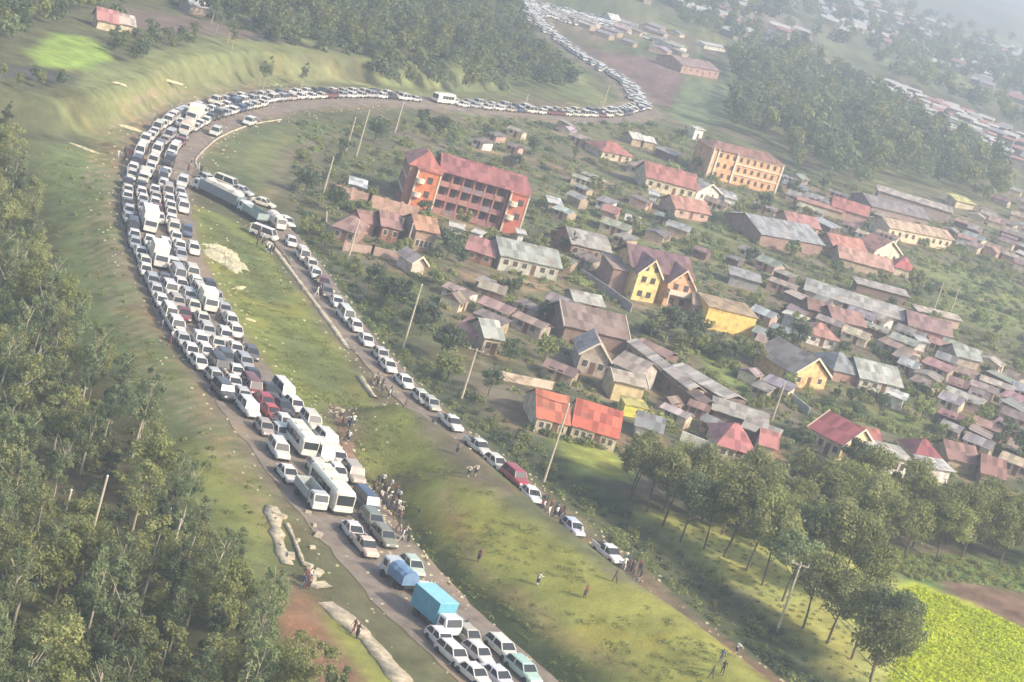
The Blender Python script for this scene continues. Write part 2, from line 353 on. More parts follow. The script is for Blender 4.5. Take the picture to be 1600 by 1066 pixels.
# right of the lower road, grove and fields
paint([(500, 430), (575, 520), (670, 620), (760, 690), (850, 760), (960, 850), (1080, 960), (1240, 1090), (1400, 1180), (1420, 1090), (1180, 940), (1040, 850), (955, 770), (960, 720), (830, 690), (700, 600), (600, 520), (520, 400), (450, 330)], (.09, .11, .065), 3, 6)
paint([(800, 730), (900, 735), (990, 800), (1100, 880), (1240, 1000), (1180, 1010), (1020, 900), (880, 800)], (.115, .13, .07), 3, 6, .8)
paint([(985, 885), (1060, 955), (1140, 1012), (1240, 1080), (1300, 1140), (1260, 1150), (1120, 1040), (1030, 960)], (.23, .15, .11), 1, 2)
paint([(870, 685), (965, 700), (985, 755), (900, 745)], (.3, .34, .09), 2, 4)
paint([(990, 800), (1150, 830), (1400, 880), (1430, 960), (1400, 1080), (1320, 1070), (1200, 960), (1060, 850)], (.36, .38, .13), 3, 6)
paint([(1370, 865), (1480, 865), (1700, 900), (1700, 960), (1540, 925), (1420, 915)], (.13, .2, .07), 2, 4)
paint([(1462, 905), (1700, 945), (1700, 1030), (1530, 955)], (.21, .14, .11), 1.5, 3)
paint([(1395, 925), (1430, 912), (1520, 945), (1720, 1040), (1720, 1180), (1380, 1180), (1395, 1050)], (.44, .49, .05), 1.5, 3)
paint([(1430, 395), (1700, 480), (1700, 560), (1500, 505), (1430, 430)], (.165, .195, .085), 3, 6, .9)
paint([(1080, 535), (1130, 550), (1235, 625), (1200, 640), (1100, 575)], (.2, .25, .085), 1.5, 3)
paint([(1320, 630), (1520, 665), (1560, 700), (1340, 660)], (.17, .2, .075), 3, 6, .9)
paint([(715, 425), (860, 440), (850, 460), (720, 440)], (.33, .24, .15), 1, 3)
paint([(860, 290), (1000, 330), (1080, 370), (960, 350), (840, 310)], (.14, .17, .09), 2, 5, .8)
paint([(1080, 350), (1160, 380), (1150, 400), (1060, 370)], (.19, .215, .09), 2, 5, .8)
paint([(315, 250), (345, 222), (400, 200), (530, 185), (530, 205), (470, 232), (430, 290), (400, 312), (330, 290)], (.13, .155, .08), 2, 4)
paint([(395, 225), (460, 215), (445, 260), (410, 290), (370, 265)], (.19, .2, .09), 2, 4, .8)
paint([(440, 230), (520, 210), (500, 330), (470, 340), (430, 300)], (.15, .14, .1), 2, 5, .8)
paint(None, (.2, .18, .12), 0.8, 2.0, 0.8, line=RG, width=1.4)
paint(None, (.21, .17, .12), 0.8, 2.0, 0.8, line=RE, width=1.5)
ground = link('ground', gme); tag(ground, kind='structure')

def ribbon(name, line, half, z, material, kind='structure', thick=0.0, jitter=0.0):
    P = np.array(line); T = np.gradient(P, axis=0); T /= np.linalg.norm(T, axis=1)[:, None]; Nn = np.stack([-T[:, 1], T[:, 0]], 1)
    cols = np.linspace(-1, 1, max(3, int(half * 2 / 1.2)))
    V = []
    for c in cols:
        j = jitter * (fbm(P[:, 0] / 3, P[:, 1] / 3, 2) - .5) * (1 if abs(c) > .99 else 0)
        q = P + Nn * (c * half + j)[:, None] if jitter else P + Nn * (c * half)
        V.append(np.stack([q[:, 0], q[:, 1], H(q[:, 0], q[:, 1]) + z], 1))
    n = len(P); V = np.concatenate(V); k = len(cols)
    I = np.arange(n * k).reshape(k, n)
    Qd = np.stack([I[:-1, :-1], I[:-1, 1:], I[1:, 1:], I[1:, :-1]], -1).reshape(-1, 4)[:, ::-1]
    if thick:                                                 # give it edges
        V2 = V.copy(); V2[:, 2] -= thick; off = len(V); V = np.concatenate([V, V2])
        e = []
        for r in (I[0], I[-1]): e += [(r[i], r[i + 1], r[i + 1] + off, r[i] + off) for i in range(n - 1)]
        Qd = np.concatenate([Qd, np.array(e)])
    o = link(name, mesh_np(name, V, Qd, [material])); tag(o, kind=kind); return o
ribbon('main_road', RA, 6.4, 0.06, M['road'], jitter=1.4)
ribbon('side_road', [p for p in RB if p[1] > 0][3:int(len(RB) * .72)], 3.2, 0.10, M['road'], jitter=1.2)
ribbon('far_road', RC, 5.0, 0.09, M['road'], jitter=1)
ribbon('dirt_path', RE, 0.8, 0.05, M['track'], jitter=.8)
def offs(line, d, a, b):
    P = np.array(line); n = len(P); P2 = P[int(a * n):max(int(b * n), int(a * n) + 3)]; T = np.gradient(P2, axis=0); T /= np.linalg.norm(T, axis=1)[:, None]
    return [(p[0] - t[1] * d, p[1] + t[0] * d) for p, t in zip(P2, T)]

# ------------------------------------------------------------------ landmarks for labels
LM = []
def landmark(name, px, py):
    p = gnd(px, py); LM.append((name, p.x, p.y))
for n_, a_, b_ in [('the cream bus', 510, 790), ('the blue box truck', 677, 985), ('the cream heap on the grass', 347, 405), ('the orange apartment block', 740, 345), ('the yellow twin-gabled house', 1015, 470), ('the long yellow house', 1135, 515),
                   ('the pair of orange-red roofs', 910, 680), ('the crimson roof with cream gable', 1305, 700), ('the three-storey peach block', 1160, 300), ('the vivid green field', 1500, 1000), ('the bright green field by the hilltop', 110, 80),
                   ('the white square hut', 1094, 205), ('the ploughed brown field', 1000, 120), ('the junction of the two roads', 280, 290), ('the pink hip roof', 1160, 705), ('the tan-gabled house', 1270, 600), ('the salmon roofs', 1360, 420), ('the long tan roof', 1430, 330),
                   ('the long cream shed roofs', 1080, 600), ('the grey-green shed', 830, 415), ('the top bend of the road', 300, 200), ('the red car', 803, 755), ('the white pickup', 945, 875), ('the brown roofs above the tree line', 1540, 730)]:
    landmark(n_, a_, b_)
def near(x, y, k=0):
    s = sorted(LM, key=lambda l: (l[1] - x) ** 2 + (l[2] - y) ** 2); return s[k][0]
def side(x, y):
    l = min(LM, key=lambda l: (l[1] - x) ** 2 + (l[2] - y) ** 2); dx, dy = x - l[1], y - l[2]
    if abs(dx) > abs(dy): return 'right of' if dx > 0 else 'left of'
    return 'beyond' if dy > 0 else 'in front of'

# ------------------------------------------------------------------ vehicles (front towards +Y local)
def ring(y, w, zb, zt, r=0.12):
    return [(-w + r, y, zb), (w - r, y, zb), (w, y, zb + r), (w, y, zt - r), (w - r, y, zt), (-w + r, y, zt), (-w, y, zt - r), (-w, y, zb + r)]
SPEC = {  # half-length, half-width, sill z, belt z, roof z, bonnet start, windscreen top, rear screen top, boot start, bonnet z
    'saloon': (2.2, .85, .25, .88, 1.43, 1.05, .35, -1.0, -1.55, .92),
    'hatchback': (1.95, .83, .25, .9, 1.48, 1.05, .4, -1.3, -1.85, .95),
    'estate car': (2.3, .87, .28, .95, 1.52, 1.1, .45, -1.75, -2.2, .98),
    'off-roader': (2.35, .93, .38, 1.08, 1.82, 1.15, .7, -1.95, -2.25, 1.12),
    'minivan': (2.35, .86, .3, 1.05, 1.95, 1.9, 1.35, -2.1, -2.3, 1.1)}
def car_meshes(kind):
    L, W, zs, zb, zr, b0, ws, rs, bt, zh = SPEC[kind]
    body = MB()
    body.loft([ring(-L, W * .86, zs + .12, zb - .06), ring(-L + .18, W * .97, zs, zb), ring(bt, W, zs, zb + .02), ring(b0, W, zs, zb + .02), ring(L - .45, W * .96, zs, zh - .12), ring(L - .1, W * .88, zs + .03, zh - .2), ring(L, W * .8, zs + .12, zh - .3)])
    glass = MB(); wt = W * .8
    glass.hexa([(-W * .94, bt + .05, zb - .02), (W * .94, bt + .05, zb - .02), (W * .94, b0 - .02, zb - .02), (-W * .94, b0 - .02, zb - .02)],
               [(-wt, rs, zr - .05), (wt, rs, zr - .05), (wt, ws, zr - .05), (-wt, ws, zr - .05)])
    roof = MB()
    roof.loft([[(-wt - .01, rs - .03, zr - .06), (wt + .01, rs - .03, zr - .06), (wt + .01, ws + .03, zr - .06), (-wt - .01, ws + .03, zr - .06)],
               [(-wt + .1, rs + .12, zr + .02), (wt - .1, rs + .12, zr + .02), (wt - .1, ws - .15, zr + .02), (-wt + .1, ws - .15, zr + .02)]])
    mid = (ws + rs) / 2
    for s in (-1, 1):                                         # pillars
        for ya, yb in ((b0 - .04, ws), (mid, mid), (bt + .08, rs)):
            roof.hexa([(s * (W * .95) - .05, ya - .07, zb), (s * (W * .95) + .02, ya - .07, zb), (s * (W * .95) + .02, ya + .05, zb), (s * (W * .95) - .05, ya + .05, zb)],
                      [(s * wt - .05, yb - .07, zr - .05), (s * wt + .03, yb - .07, zr - .05), (s * wt + .03, yb + .05, zr - .05), (s * wt - .05, yb + .05, zr - .05)])
    wheel = MB(); wheel.tube((-.12, 0, 0), (.12, 0, 0), .33, .33, 12)
    lampm = MB(); lampm.box(-.16, .16, -.05, .05, -.08, .08)
    plate = MB(); plate.box(-W * .7, W * .7, -.05, .03, 0, .12)
    wy = (L - .82, -L + .78)
    return body, glass, roof, wheel, lampm, plate, wy, L, W, zh, zs
PROTO = {}
def car_proto(kind):
    if kind in PROTO: return PROTO[kind]
    body, glass, roof, wheel, lampm, plate, wy, L, W, zh, zs = car_meshes(kind)
    parts = [('body', body.mesh('car_body', [M['paint']], smooth=False), (0, 0, 0)), ('windows', glass.mesh('car_windows', [M['glass']]), (0, 0, 0)), ('roof', roof.mesh('car_roof', [M['paint']]), (0, 0, 0)),
             ('bumper', plate.mesh('car_bumper', [M['tyre']]), (0, L, zs + .08)), ('bumper', None, (0, -L, zs + .1))]
    wm = wheel.mesh('car_wheel', [M['tyre']]); lm = lampm.mesh('car_lamp', [M['lamp']])
    parts[4] = ('bumper', parts[3][1], parts[4][2])
    for s in (-1, 1):
        for y in wy: parts.append(('wheel', wm, (s * (W - .08), y, .33)))
        parts.append(('headlight', lm, (s * (W * .62), L - .03, zh - .33)))
    lite = MB()                                               # one mesh for far copies
    for src, mi, off in ((body, 0, (0, 0, 0)), (glass, 1, (0, 0, 0)), (roof, 0, (0, 0, 0)), (wheel, 2, None)):
        if off is None:
            for s in (-1, 1):
                for y in wy:
                    k = len(lite.v); lite.v += [(v[0] + s * (W - .08), v[1] + y, v[2] + .33) for v in src.v]; lite.f += [tuple(k + i for i in f) for f in src.f]; lite.m += [2] * len(src.f)
        else:
            k = len(lite.v); lite.v += list(src.v); lite.f += [tuple(k + i for i in f) for f in src.f]; lite.m += [mi] * len(src.f)
    lm_ = lite.mesh('car_simple', [M['paint'], M['glass'], M['tyre']])
    PROTO[kind] = (parts, lm_, L); return PROTO[kind]
PLACED = []                                                   # (x, y, heading, halflen, halfwid)
def face(o, p, heading):                                      # sit on the terrain, front towards heading
    o.location = p; o.rotation_euler = (0, 0, heading - PI / 2)
PAINTS = [('white', (.8, .75, .68)), ('white', (.76, .71, .63)), ('silver', (.54, .52, .49)), ('cream', (.7, .65, .52)), ('pale grey', (.42, .42, .42)), ('dark grey', (.09, .09, .1)), ('black', (.035, .035, .04)), ('maroon', (.2, .05, .05)), ('dark blue', (.06, .09, .16)), ('beige', (.5, .42, .33))]
PW = [30, 18, 13, 9, 8, 5, 5, 3, 3, 6]
NCAR = 0; USED = {}
ORD = ['', 'second ', 'third ', 'fourth ', 'fifth ', 'sixth ', 'seventh ', 'eighth ', 'ninth ', 'tenth ', 'eleventh ', 'twelfth ']
def uniq(lab, grp):
    k = (lab); USED[k] = USED.get(k, 0) + 1; n = USED[k]
    if n == 1: return lab
    if n <= 12: return (ORD[n - 1] + lab + ' counting towards the top')[:140] if False else ORD[n - 1] + lab
    return ORD[(n - 1) % 12] + 'next ' + lab
def car(p, heading, kind, cname, c, label, group, lite=False):
    global NCAR
    parts, lm_, L = car_proto(kind); NCAR += 1
    if lite: r = link('car', lm_)
    else:
        r = empty('car')
        for n, me, off in parts:
            q = link(n, me, r); q.location = off; q.color = (*c, 1)
    r.color = (*c, 1); face(r, p, heading); tag(r, label, 'car', group); r.scale = (1.08, 1.08, 1.08)
    PLACED.append((p.x, p.y, heading, L, .9)); return r
def free(x, y, L):
    for a, b, h, l2, w2 in PLACED:
        dx, dy = a - x, b - y
        if dx * dx + dy * dy < 200:
            al = abs(dx * math.cos(h) + dy * math.sin(h)); ac = abs(-dx * math.sin(h) + dy * math.cos(h))
            if al < l2 + L + .35 and ac < w2 + 1.05: return False
    return True
def hd(px, py, dx, dy):                                       # heading from a pixel direction
    a = gnd(px, py); b = gnd(px + dx, py + dy); return math.atan2(b.y - a.y, b.x - a.x)
def wheelset(mb, xs, ys, r=.48, w=.16, mi=0):
    for x in xs:
        for y in ys: mb.tube((x - w, y, r), (x + w, y, r), r, r, 12, mi)
def bus(px, py, heading, L, W, Ht, c, label, cat='bus', group=None, dark=False):
    p = gnd(px, py); r = empty('bus' if L > 7.5 else 'minibus'); face(r, p, heading); tag(r, label, cat, group)
    b = MB(); h = L / 2; w = W / 2
    b.loft([ring(-h, w * .95, .5, Ht - .15, .2), ring(-h + .25, w, .42, Ht, .22), ring(h - .6, w, .42, Ht, .22), ring(h - .1, w * .97, .42, Ht - .35, .22), ring(h, w * .9, .5, 1.5, .2)])
    b.build('body', [M['paint']], r, color=c)
    n = int((L - 2) / 1.25)
    for s in (-1, 1):
        for k in range(n):
            y = -h + .7 + k * 1.3; g = MB(); g.box(s * w - .01 if s > 0 else -w - .02, s * w + .02 if s > 0 else -w + .01, y, y + 1.16, Ht * .5, Ht * .5 + .95); g.build('window', [M['glass']], r)
    g = MB(); g.hexa([(-w * .85, h - .1, 1.45), (w * .85, h - .1, 1.45), (w * .85, h + .03, 1.45), (-w * .85, h + .03, 1.45)], [(-w * .85, h - .3, Ht - .45), (w * .85, h - .3, Ht - .45), (w * .85, h - .02, Ht - .45), (-w * .85, h - .02, Ht - .45)]); g.build('windscreen', [M['glass']], r)
    g = MB(); g.box(-w * .8, w * .8, -h - .02, -h + .05, Ht * .52, Ht * .82); g.build('rear_window', [M['glass']], r)
    for x in (-w + .18, w - .18):
        for y in (h - 1.6, -h + 1.9): g = MB(); wheelset(g, [x], [y]); g.build('wheel', [M['tyre']], r)
        g = MB(); g.box(x - .18, x + .18, h - .02, h + .05, .75, .95); g.build('headlight', [M['lamp']], r)
    g = MB(); g.box(-w * .95, w * .95, h - .1, h + .12, .4, .65); g.build('bumper', [M['tyre']], r)
    [(g := MB(), g.box(-w * .6, w * .6, y, y + .7, Ht, Ht + .1, 0, .05, .05), g.build('roof_vent', [M['trim']], r)) for y in (-h * .5, h * .1)]
    PLACED.append((p.x, p.y, heading, h, w)); return r
def truck(px, py, heading, L, W, Ht, cab, cargo, label, kind='box', group=None):
    p = gnd(px, py); r = empty('truck'); face(r, p, heading); tag(r, label, 'truck', group); h = L / 2; w = W / 2; cl = 1.7
    g = MB(); g.box(-w * .5, w * .5, -h + .1, h - .2, .55, .9); g.build('chassis', [M['tyre']], r)
    g = MB(); g.loft([ring(h - cl, w * .92, .6, 2.35, .1), ring(h - .35, w * .92, .6, 2.4, .12), ring(h - .06, w * .9, .6, 1.55, .1), ring(h, w * .88, .62, 1.45, .1)]); cb = g.build('cab', [M['paint']], r, color=cab)
    g = MB(); g.hexa([(-w * .8, h - .14, 1.5), (w * .8, h - .14, 1.5), (w * .8, h + .0, 1.5), (-w * .8, h + .0, 1.5)], [(-w * .78, h - .45, 2.25), (w * .78, h - .45, 2.25), (w * .78, h - .28, 2.25), (-w * .78, h - .28, 2.25)]); g.build('windscreen', [M['glass']], r)
    for s in (-1, 1):
        g = MB(); g.box(min(s * w * .93, s * w * .9), max(s * w * .93, s * w * .9), h - 1.35, h - .55, 1.45, 2.15); g.build('side_window', [M['glass']], r)
        g = MB(); g.box(s * w * .65 - .15, s * w * .65 + .15, h - .02, h + .04, .8, 1.0); g.build('headlight', [M['lamp']], r)
        for y in (h - 1.0, -h + 1.2): g = MB(); wheelset(g, [s * (w - .2)], [y]); g.build('wheel', [M['tyre']], r)
    y0, y1 = -h, h - cl - .12
    if kind == 'box':
        g = MB(); g.box(-w, w, y0, y1, .95, Ht)
        for k in range(int((y1 - y0) / .6)):
            y = y0 + .3 + k * .6
            for s in (-1, 1): g.box(s * w - .03, s * w + .03, y, y + .07, 1.0, Ht - .04)
        g.build('cargo_box', [M['tarp']], r, color=cargo)
        g = MB(); g.box(-w - .03, w + .03, y0 - .03, y1 + .03, Ht, Ht + .07); g.build('box_roof', [M['tarp']], r, color=tuple(min(1, c * 1.3 + .12) for c in cargo))
    elif kind == 'tarp':
        g = MB(); k = 7; rr = []
        for i in range(k + 1):
            y = y0 + (y1 - y0) * i / k; b = .07 * math.sin(i * 2.1)
            rr.append([(-w, y, 1.0), (w, y, 1.0), (w, y, Ht - .5 + b), (w * .62, y, Ht - .12 + b), (0, y, Ht + b), (-w * .62, y, Ht - .1 - b), (-w, y, Ht - .5 - b)])
        g.loft(rr); g.build('tarpaulin', [M['tarp']], r, color=cargo)
    else:                                                     # open bed
        g = MB(); g.box(-w, w, y0, y1, .95, 1.1)
        g.build('load_bed', [M['tarp']], r, color=tuple(c * .5 for c in cargo))
        for a in ((-w, -w + .08, y0, y1), (w - .08, w, y0, y1), (-w + .08, w - .08, y0, y0 + .08), (-w + .08, w - .08, y1 - .08, y1)):
            g = MB(); g.box(*a, 1.1, Ht); g.build('side_board', [M['tarp']], r, color=cargo)
    PLACED.append((p.x, p.y, heading, h, w)); return r
def pickup(px, py, heading, c, label, lite=False):
    p = gnd(px, py); r = empty('pickup'); face(r, p, heading); tag(r, label, 'pickup')
    g = MB(); g.loft([ring(-2.55, .82, .5, 1.0), ring(-2.4, .9, .45, 1.05), ring(-.7, .92, .42, 1.05), ring(1.3, .92, .42, 1.1), ring(2.3, .88, .42, 1.0), ring(2.6, .78, .55, .85)]); g.build('body', [M['paint']], r, color=c)
    g = MB(); g.hexa([(-.85, -.7, 1.05), (.85, -.7, 1.05), (.85, 1.35, 1.05), (-.85, 1.35, 1.05)], [(-.72, -.55, 1.68), (.72, -.55, 1.68), (.72, .65, 1.68), (-.72, .65, 1.68)]); g.build('windows', [M['glass']], r)
    g = MB(); g.box(-.74, .74, -.57, .67, 1.68, 1.77, 0, .08, .08); [g.box(s * .86 - .03, s * .86 + .03, .2, .32, 1.05, 1.7, 0) for s in (-1, 1)]; g.build('roof', [M['paint']], r, color=c)
    g = MB(); g.box(-.78, .78, -2.4, -.8, 1.0, 1.09); g.build('load_bed', [M['tyre']], r)
    for s in (-1, 1):
        g = MB(); g.box(min(s * .8, s * .92), max(s * .8, s * .92), -2.5, -.72, 1.03, 1.3); g.build('side_board', [M['paint']], r, color=c)
        g = MB(); g.box(s * .6 - .15, s * .6 + .15, 2.5, 2.62, .72, .86); g.build('headlight', [M['lamp']], r)
        for y in (1.75, -1.6): g = MB(); wheelset(g, [s * .8], [y], .38, .13); g.build('wheel', [M['tyre']], r)
    PLACED.append((p.x, p.y, heading, 2.6, .92)); return r

WHT, CRM, SLV = (.8, .76, .69), (.76, .7, .55), (.55, .55, .54)
def hA(px, py):                                               # heading of the main road at a pixel, towards the camera end
    p = gnd(px, py); P = np.array(RA); i = int(np.argmin((P[:, 0] - p.x) ** 2 + (P[:, 1] - p.y) ** 2)); a, b = P[max(0, i - 2)], P[min(len(P) - 1, i + 2)]
    return math.atan2(a[1] - b[1], a[0] - b[0])
def hB(px, py):
    p = gnd(px, py); P = np.array(RB); i = int(np.argmin((P[:, 0] - p.x) ** 2 + (P[:, 1] - p.y) ** 2)); a, b = P[max(0, i - 2)], P[min(len(P) - 1, i + 2)]
    return math.atan2(b[1] - a[1], b[0] - a[0])
# ---- big vehicles, one by one
bus(512, 783, hA(512, 783), 9.2, 2.5, 3.1, (.8, .76, .62), 'long cream bus with dark side windows in the dense queue', group=None)
bus(466, 702, hA(466, 702), 7.2, 2.2, 2.8, (.78, .76, .64), 'cream minibus just behind the long bus with a dark windscreen', 'minibus')
truck(482, 786, hA(482, 786), 6.4, 2.1, 2.1, (.6, .6, .55), (.42, .44, .42), 'pale grey open truck squeezed along the left side of the bus', 'open')
truck(677, 978, hA(677, 978) + .05, 6.6, 2.4, 3.3, (.7, .7, .68), (.13, .36, .46), 'teal-blue box truck, the biggest blue vehicle in the queue', 'box')
truck(618, 912, hA(618, 912) + PI + .1, 5.0, 2.1, 2.5, (.5, .55, .55), (.16, .26, .4), 'small truck with faded blue cover behind the teal box truck', 'tarp')
truck(301, 190, hA(301, 190), 6.6, 2.4, 3.5, (.7, .68, .62), (.8, .74, .6), 'tall cream box truck at the top of the bend', 'box')
truck(289, 209, hA(289, 209), 6.0, 2.3, 3.0, (.72, .68, .6), (.6, .52, .44), 'beige covered truck following the tall cream box truck', 'tarp')
truck(230, 358, hA(230, 358), 7.4, 2.4, 3.4, (.76, .72, .66), (.74, .68, .6), 'white box lorry with dark windscreen on the outer bend', 'box')
truck(245, 414, hA(245, 414), 6.0, 2.4, 3.4, (.7, .66, .6), (.74, .66, .55), 'cream high-sided truck below the white box lorry', 'box')
truck(322, 484, hA(322, 484), 5.0, 2.2, 2.9, (.7, .68, .6), (.78, .74, .55), 'small pale yellow box truck among the cars below the bend', 'box')
bus(691, 162, hA(691, 162), 7.6, 2.3, 3.0, (.84, .82, .7), 'bright cream bus alone on the top straight of the road')
bus(222, 284, hA(222, 284), 5.4, 1.95, 2.4, (.72, .68, .6), 'beige minibus on the outer side of the bend', 'minibus')
lorry = truck(338, 313, hB(338, 313) + PI, 11.5, 2.5, 2.7, (.5, .54, .56), (.2, .23, .25), 'long dark-sided lorry with a pale heaped load turning at the junction', 'open')
_g = MB(); _g.loft([[(-1.15 * f, y, 2.3), (1.15 * f, y, 2.3), (.9 * f, y, 2.3 + 1.0 * f + .15 * math.sin(y * 3)), (-.8 * f, y, 2.3 + .9 * f - .15 * math.sin(y * 2))] for y, f in ((-5.5, .7), (-4.2, 1), (-3, .95), (-1.5, 1), (0, 1), (1.5, .9), (2.9, 1), (3.7, .75))]); _g.build('load', [M['tarp']], lorry, color=(.74, .68, .56))
truck(392, 342, hB(392, 342) + PI, 7.4, 2.4, 2.2, (.72, .74, .74), (.3, .36, .34), 'grey-green open-bed lorry behind the long lorry at the junction', 'open')
truck(429, 356, hB(429, 356), 5.2, 2.1, 2.6, (.68, .6, .54), (.72, .62, .55), 'pinkish-beige covered truck at the start of the side road', 'tarp')
pickup(947, 872, hB(947, 872), (.82, .81, .78), 'white double-cab pickup last in the side road queue')
pickup(567, 862, hA(567, 862), (.72, .56, .44), 'peach and cream pickup in front of the cream bus')
pickup(744, 705, hB(744, 705), (.66, .66, .6), 'cream pickup with a loaded bed on the side road')
pickup(702, 668, hB(702, 668), (.78, .75, .68), 'white pickup with rolled load on the side road')
# ---- near cars picked out one by one: pixel, kind, paint, label
RED = (.42, .05, .06)
near_cars = [
 (706, 1032, 'estate car', WHT, 'white', 'large white estate car nearest the lower left of the queue'), (661, 934, 'saloon', WHT, 'white', 'white saloon half hidden behind the teal truck'),
 (744, 1030, 'hatchback', (.74, .68, .64), 'white', 'small white hatchback beside the large white estate car'), (782, 1022, 'estate car', (.72, .73, .62), 'cream', 'long cream estate car by the right edge of the lower road'),
 (738, 1062, 'saloon', WHT, 'white', 'white saloon cut by the bottom edge, left in its row'), (775, 1066, 'saloon', (.7, .68, .7), 'silver', 'silver saloon cut by the bottom edge, middle of its row'),
 (815, 1056, 'estate car', (.42, .6, .5), 'mint', 'mint green car at the bottom right of the queue'), (729, 1003, 'hatchback', (.5, .46, .36), 'tan', 'tan hatchback right in front of the teal truck'),
 (686, 1008, 'hatchback', (.78, .74, .72), 'white', 'white hatchback tucked in front of the teal truck cab'),
 (642, 893, 'hatchback', (.5, .6, .48), 'pale green', 'pale green hatchback beside the small blue truck'), (549, 838, 'saloon', (.68, .66, .62), 'silver', 'silver saloon nose to tail with the peach pickup'),
 (580, 821, 'estate car', (.22, .25, .2), 'dark green', 'dark green estate car right of the bus front'), (598, 847, 'estate car', (.24, .24, .17), 'olive', 'olive estate car ahead of the dark green one'),
 (447, 748, 'saloon', (.76, .74, .66), 'white', 'white saloon on its own at the left lane beside the truck'), (433, 712, 'off-roader', (.72, .71, .64), 'white', 'white off-roader two places behind the bus on the left'),
 (411, 676, 'hatchback', (.45, .38, .33), 'beige', 'beige hatchback behind the white off-roader'), (442, 668, 'hatchback', (.7, .68, .62), 'white', 'white hatchback right behind the cream minibus'), (436, 683, 'hatchback', (.6, .6, .56), 'silver', 'silver hatchback left of the cream minibus'),
 (386, 647, 'off-roader', (.76, .74, .68), 'white', 'white off-roader left of the red car in the queue'), (412, 635, 'hatchback', RED, 'red', 'bright red hatchback in the main queue'), (421, 651, 'saloon', (.5, .07, .07), 'red', 'darker red saloon beside the bright red hatchback'),
 (283, 291, 'off-roader', (.72, .68, .62), 'white', 'white off-roader leading at the junction before the long lorry'),
 (453, 384, 'hatchback', (.72, .72, .66), 'white', 'first white hatchback down the side road after the trucks'), (471, 406, 'minivan', (.76, .68, .58), 'cream', 'cream minivan high up the side road'), (491, 434, 'hatchback', (.72, .7, .62), 'cream', 'cream hatchback behind the cream minivan'),
 (508, 462, 'hatchback', (.16, .13, .12), 'dark', 'dark hatchback with people round it on the side road'), (524, 478, 'saloon', (.74, .74, .66), 'white', 'white saloon below the dark hatchback on the side road'), (538, 500, 'minivan', (.7, .73, .64), 'white', 'white minivan halfway up the side road'),
 (570, 538, 'saloon', (.76, .73, .67), 'white', 'white saloon below the white minivan on the side road'), (593, 561, 'hatchback', (.6, .55, .5), 'beige', 'beige hatchback in the middle of the side road'), (630, 603, 'saloon', (.8, .8, .72), 'white', 'clean white saloon with a gap ahead on the side road'),
 (656, 628, 'hatchback', (.6, .58, .5), 'grey', 'grey hatchback ahead of the clean white saloon'), (671, 638, 'hatchback', (.5, .48, .4), 'tan', 'tan hatchback close ahead of the grey one'),
 (773, 730, 'hatchback', (.7, .7, .6), 'white', 'small white hatchback just behind the red car'), (803, 754, 'off-roader', (.4, .05, .07), 'red', 'red off-roader on the side road'), (828, 780, 'saloon', (.8, .8, .78), 'white', 'white saloon just ahead of the red off-roader'), (893, 832, 'hatchback', (.6, .63, .72), 'pale blue', 'pale blue-white hatchback standing apart between two groups of people'),
 (388, 196, 'off-roader', (.7, .7, .64), 'white', 'white off-roader on the inner edge of the top bend'), (335, 212, 'off-roader', (.66, .64, .56), 'white', 'white off-roader parked by the inner kerb of the bend')]
for px_, py_, kd, c_, cn, lb in near_cars:
    p = gnd(px_, py_); onB = px_ > 445 and py_ < 780 and px_ > 440 + (py_ - 366) * .75
    h_ = hB(px_, py_) if onB else hA(px_, py_)
    car(p, h_ + random.uniform(-.06, .06), kd, cn, c_, lb, None, lite=False)
for px_, py_, hx, lb in [(352, 292, .2, 'pale car wedged behind the long lorry at the junction'), (410, 322, .5, 'pale car wedged beyond the open-bed lorry'), (446, 352, .1, 'pale car wedged beyond the pinkish truck'), (411, 372, .9, 'pale car half on the kerb of the side road'), (322, 285, -.2, 'pale car squeezed past the head of the long lorry'), (376, 303, .3, 'pale car beyond the middle of the long lorry')]:
    car(gnd(px_, py_), hB(px_, py_) + hx, random.choice(['hatchback', 'saloon', 'minivan']), 'w', random.choice([WHT, CRM, SLV]), lb, None)
# ---- the queues
NAMEK = [('saloon', 30), ('hatchback', 30), ('estate car', 12), ('off-roader', 16), ('minivan', 14)]
def queue(line, off, i0, i1, lane, stretch, gap=(0.5, 1.5), flip=False, skip=0.04, wob=.25):
    P = np.array(line); s = i0
    while s < i1 and NCAR < 298:
        kd = random.choices([k for k, _ in NAMEK], [w for _, w in NAMEK])[0]; cn, c_ = random.choices(PAINTS, PW)[0]
        L = SPEC[kd][0]; step = (2 * L + random.uniform(*gap))
        i = int(s); a, b = P[max(0, i - 1)], P[min(len(P) - 1, i + 1)]; t = (b - a) / np.linalg.norm(b - a); n = np.array([-t[1], t[0]])
        q = P[min(i, len(P) - 1)] + n * (off + random.uniform(-wob, wob)) + t * ((s - i) * 2)
        px_, py_, w_ = pix((q[0], q[1], 0))
        if not free(q[0], q[1], L): s += .3; continue
        s += step / 2.0
        if random.random() < skip: continue
        if px_ < -40 or px_ > 1640 or py_ > 1110 or py_ < -15: continue
        hh = math.atan2(-t[1], -t[0]) if not flip else math.atan2(t[1], t[0])
        g = 'cars jammed on ' + stretch
        lab = uniq(f"{cn} {kd}, {lane} of {stretch.replace('the ', '')}, {side(q[0], q[1]).replace(' of', '')} {'of ' if 't' == side(q[0], q[1])[3:4] or side(q[0], q[1]).startswith('right') else ''}{near(q[0], q[1]).replace('the ', '')}", g)
        lab = ' '.join(lab.split()[:16])
        car(Vector((q[0], q[1], h1(q[0], q[1]) + .08)), hh + random.uniform(-.05, .05), kd, cn, c_, lab, g, lite=w_ > 330)
nA = len(RA); P_ = np.array(RA)
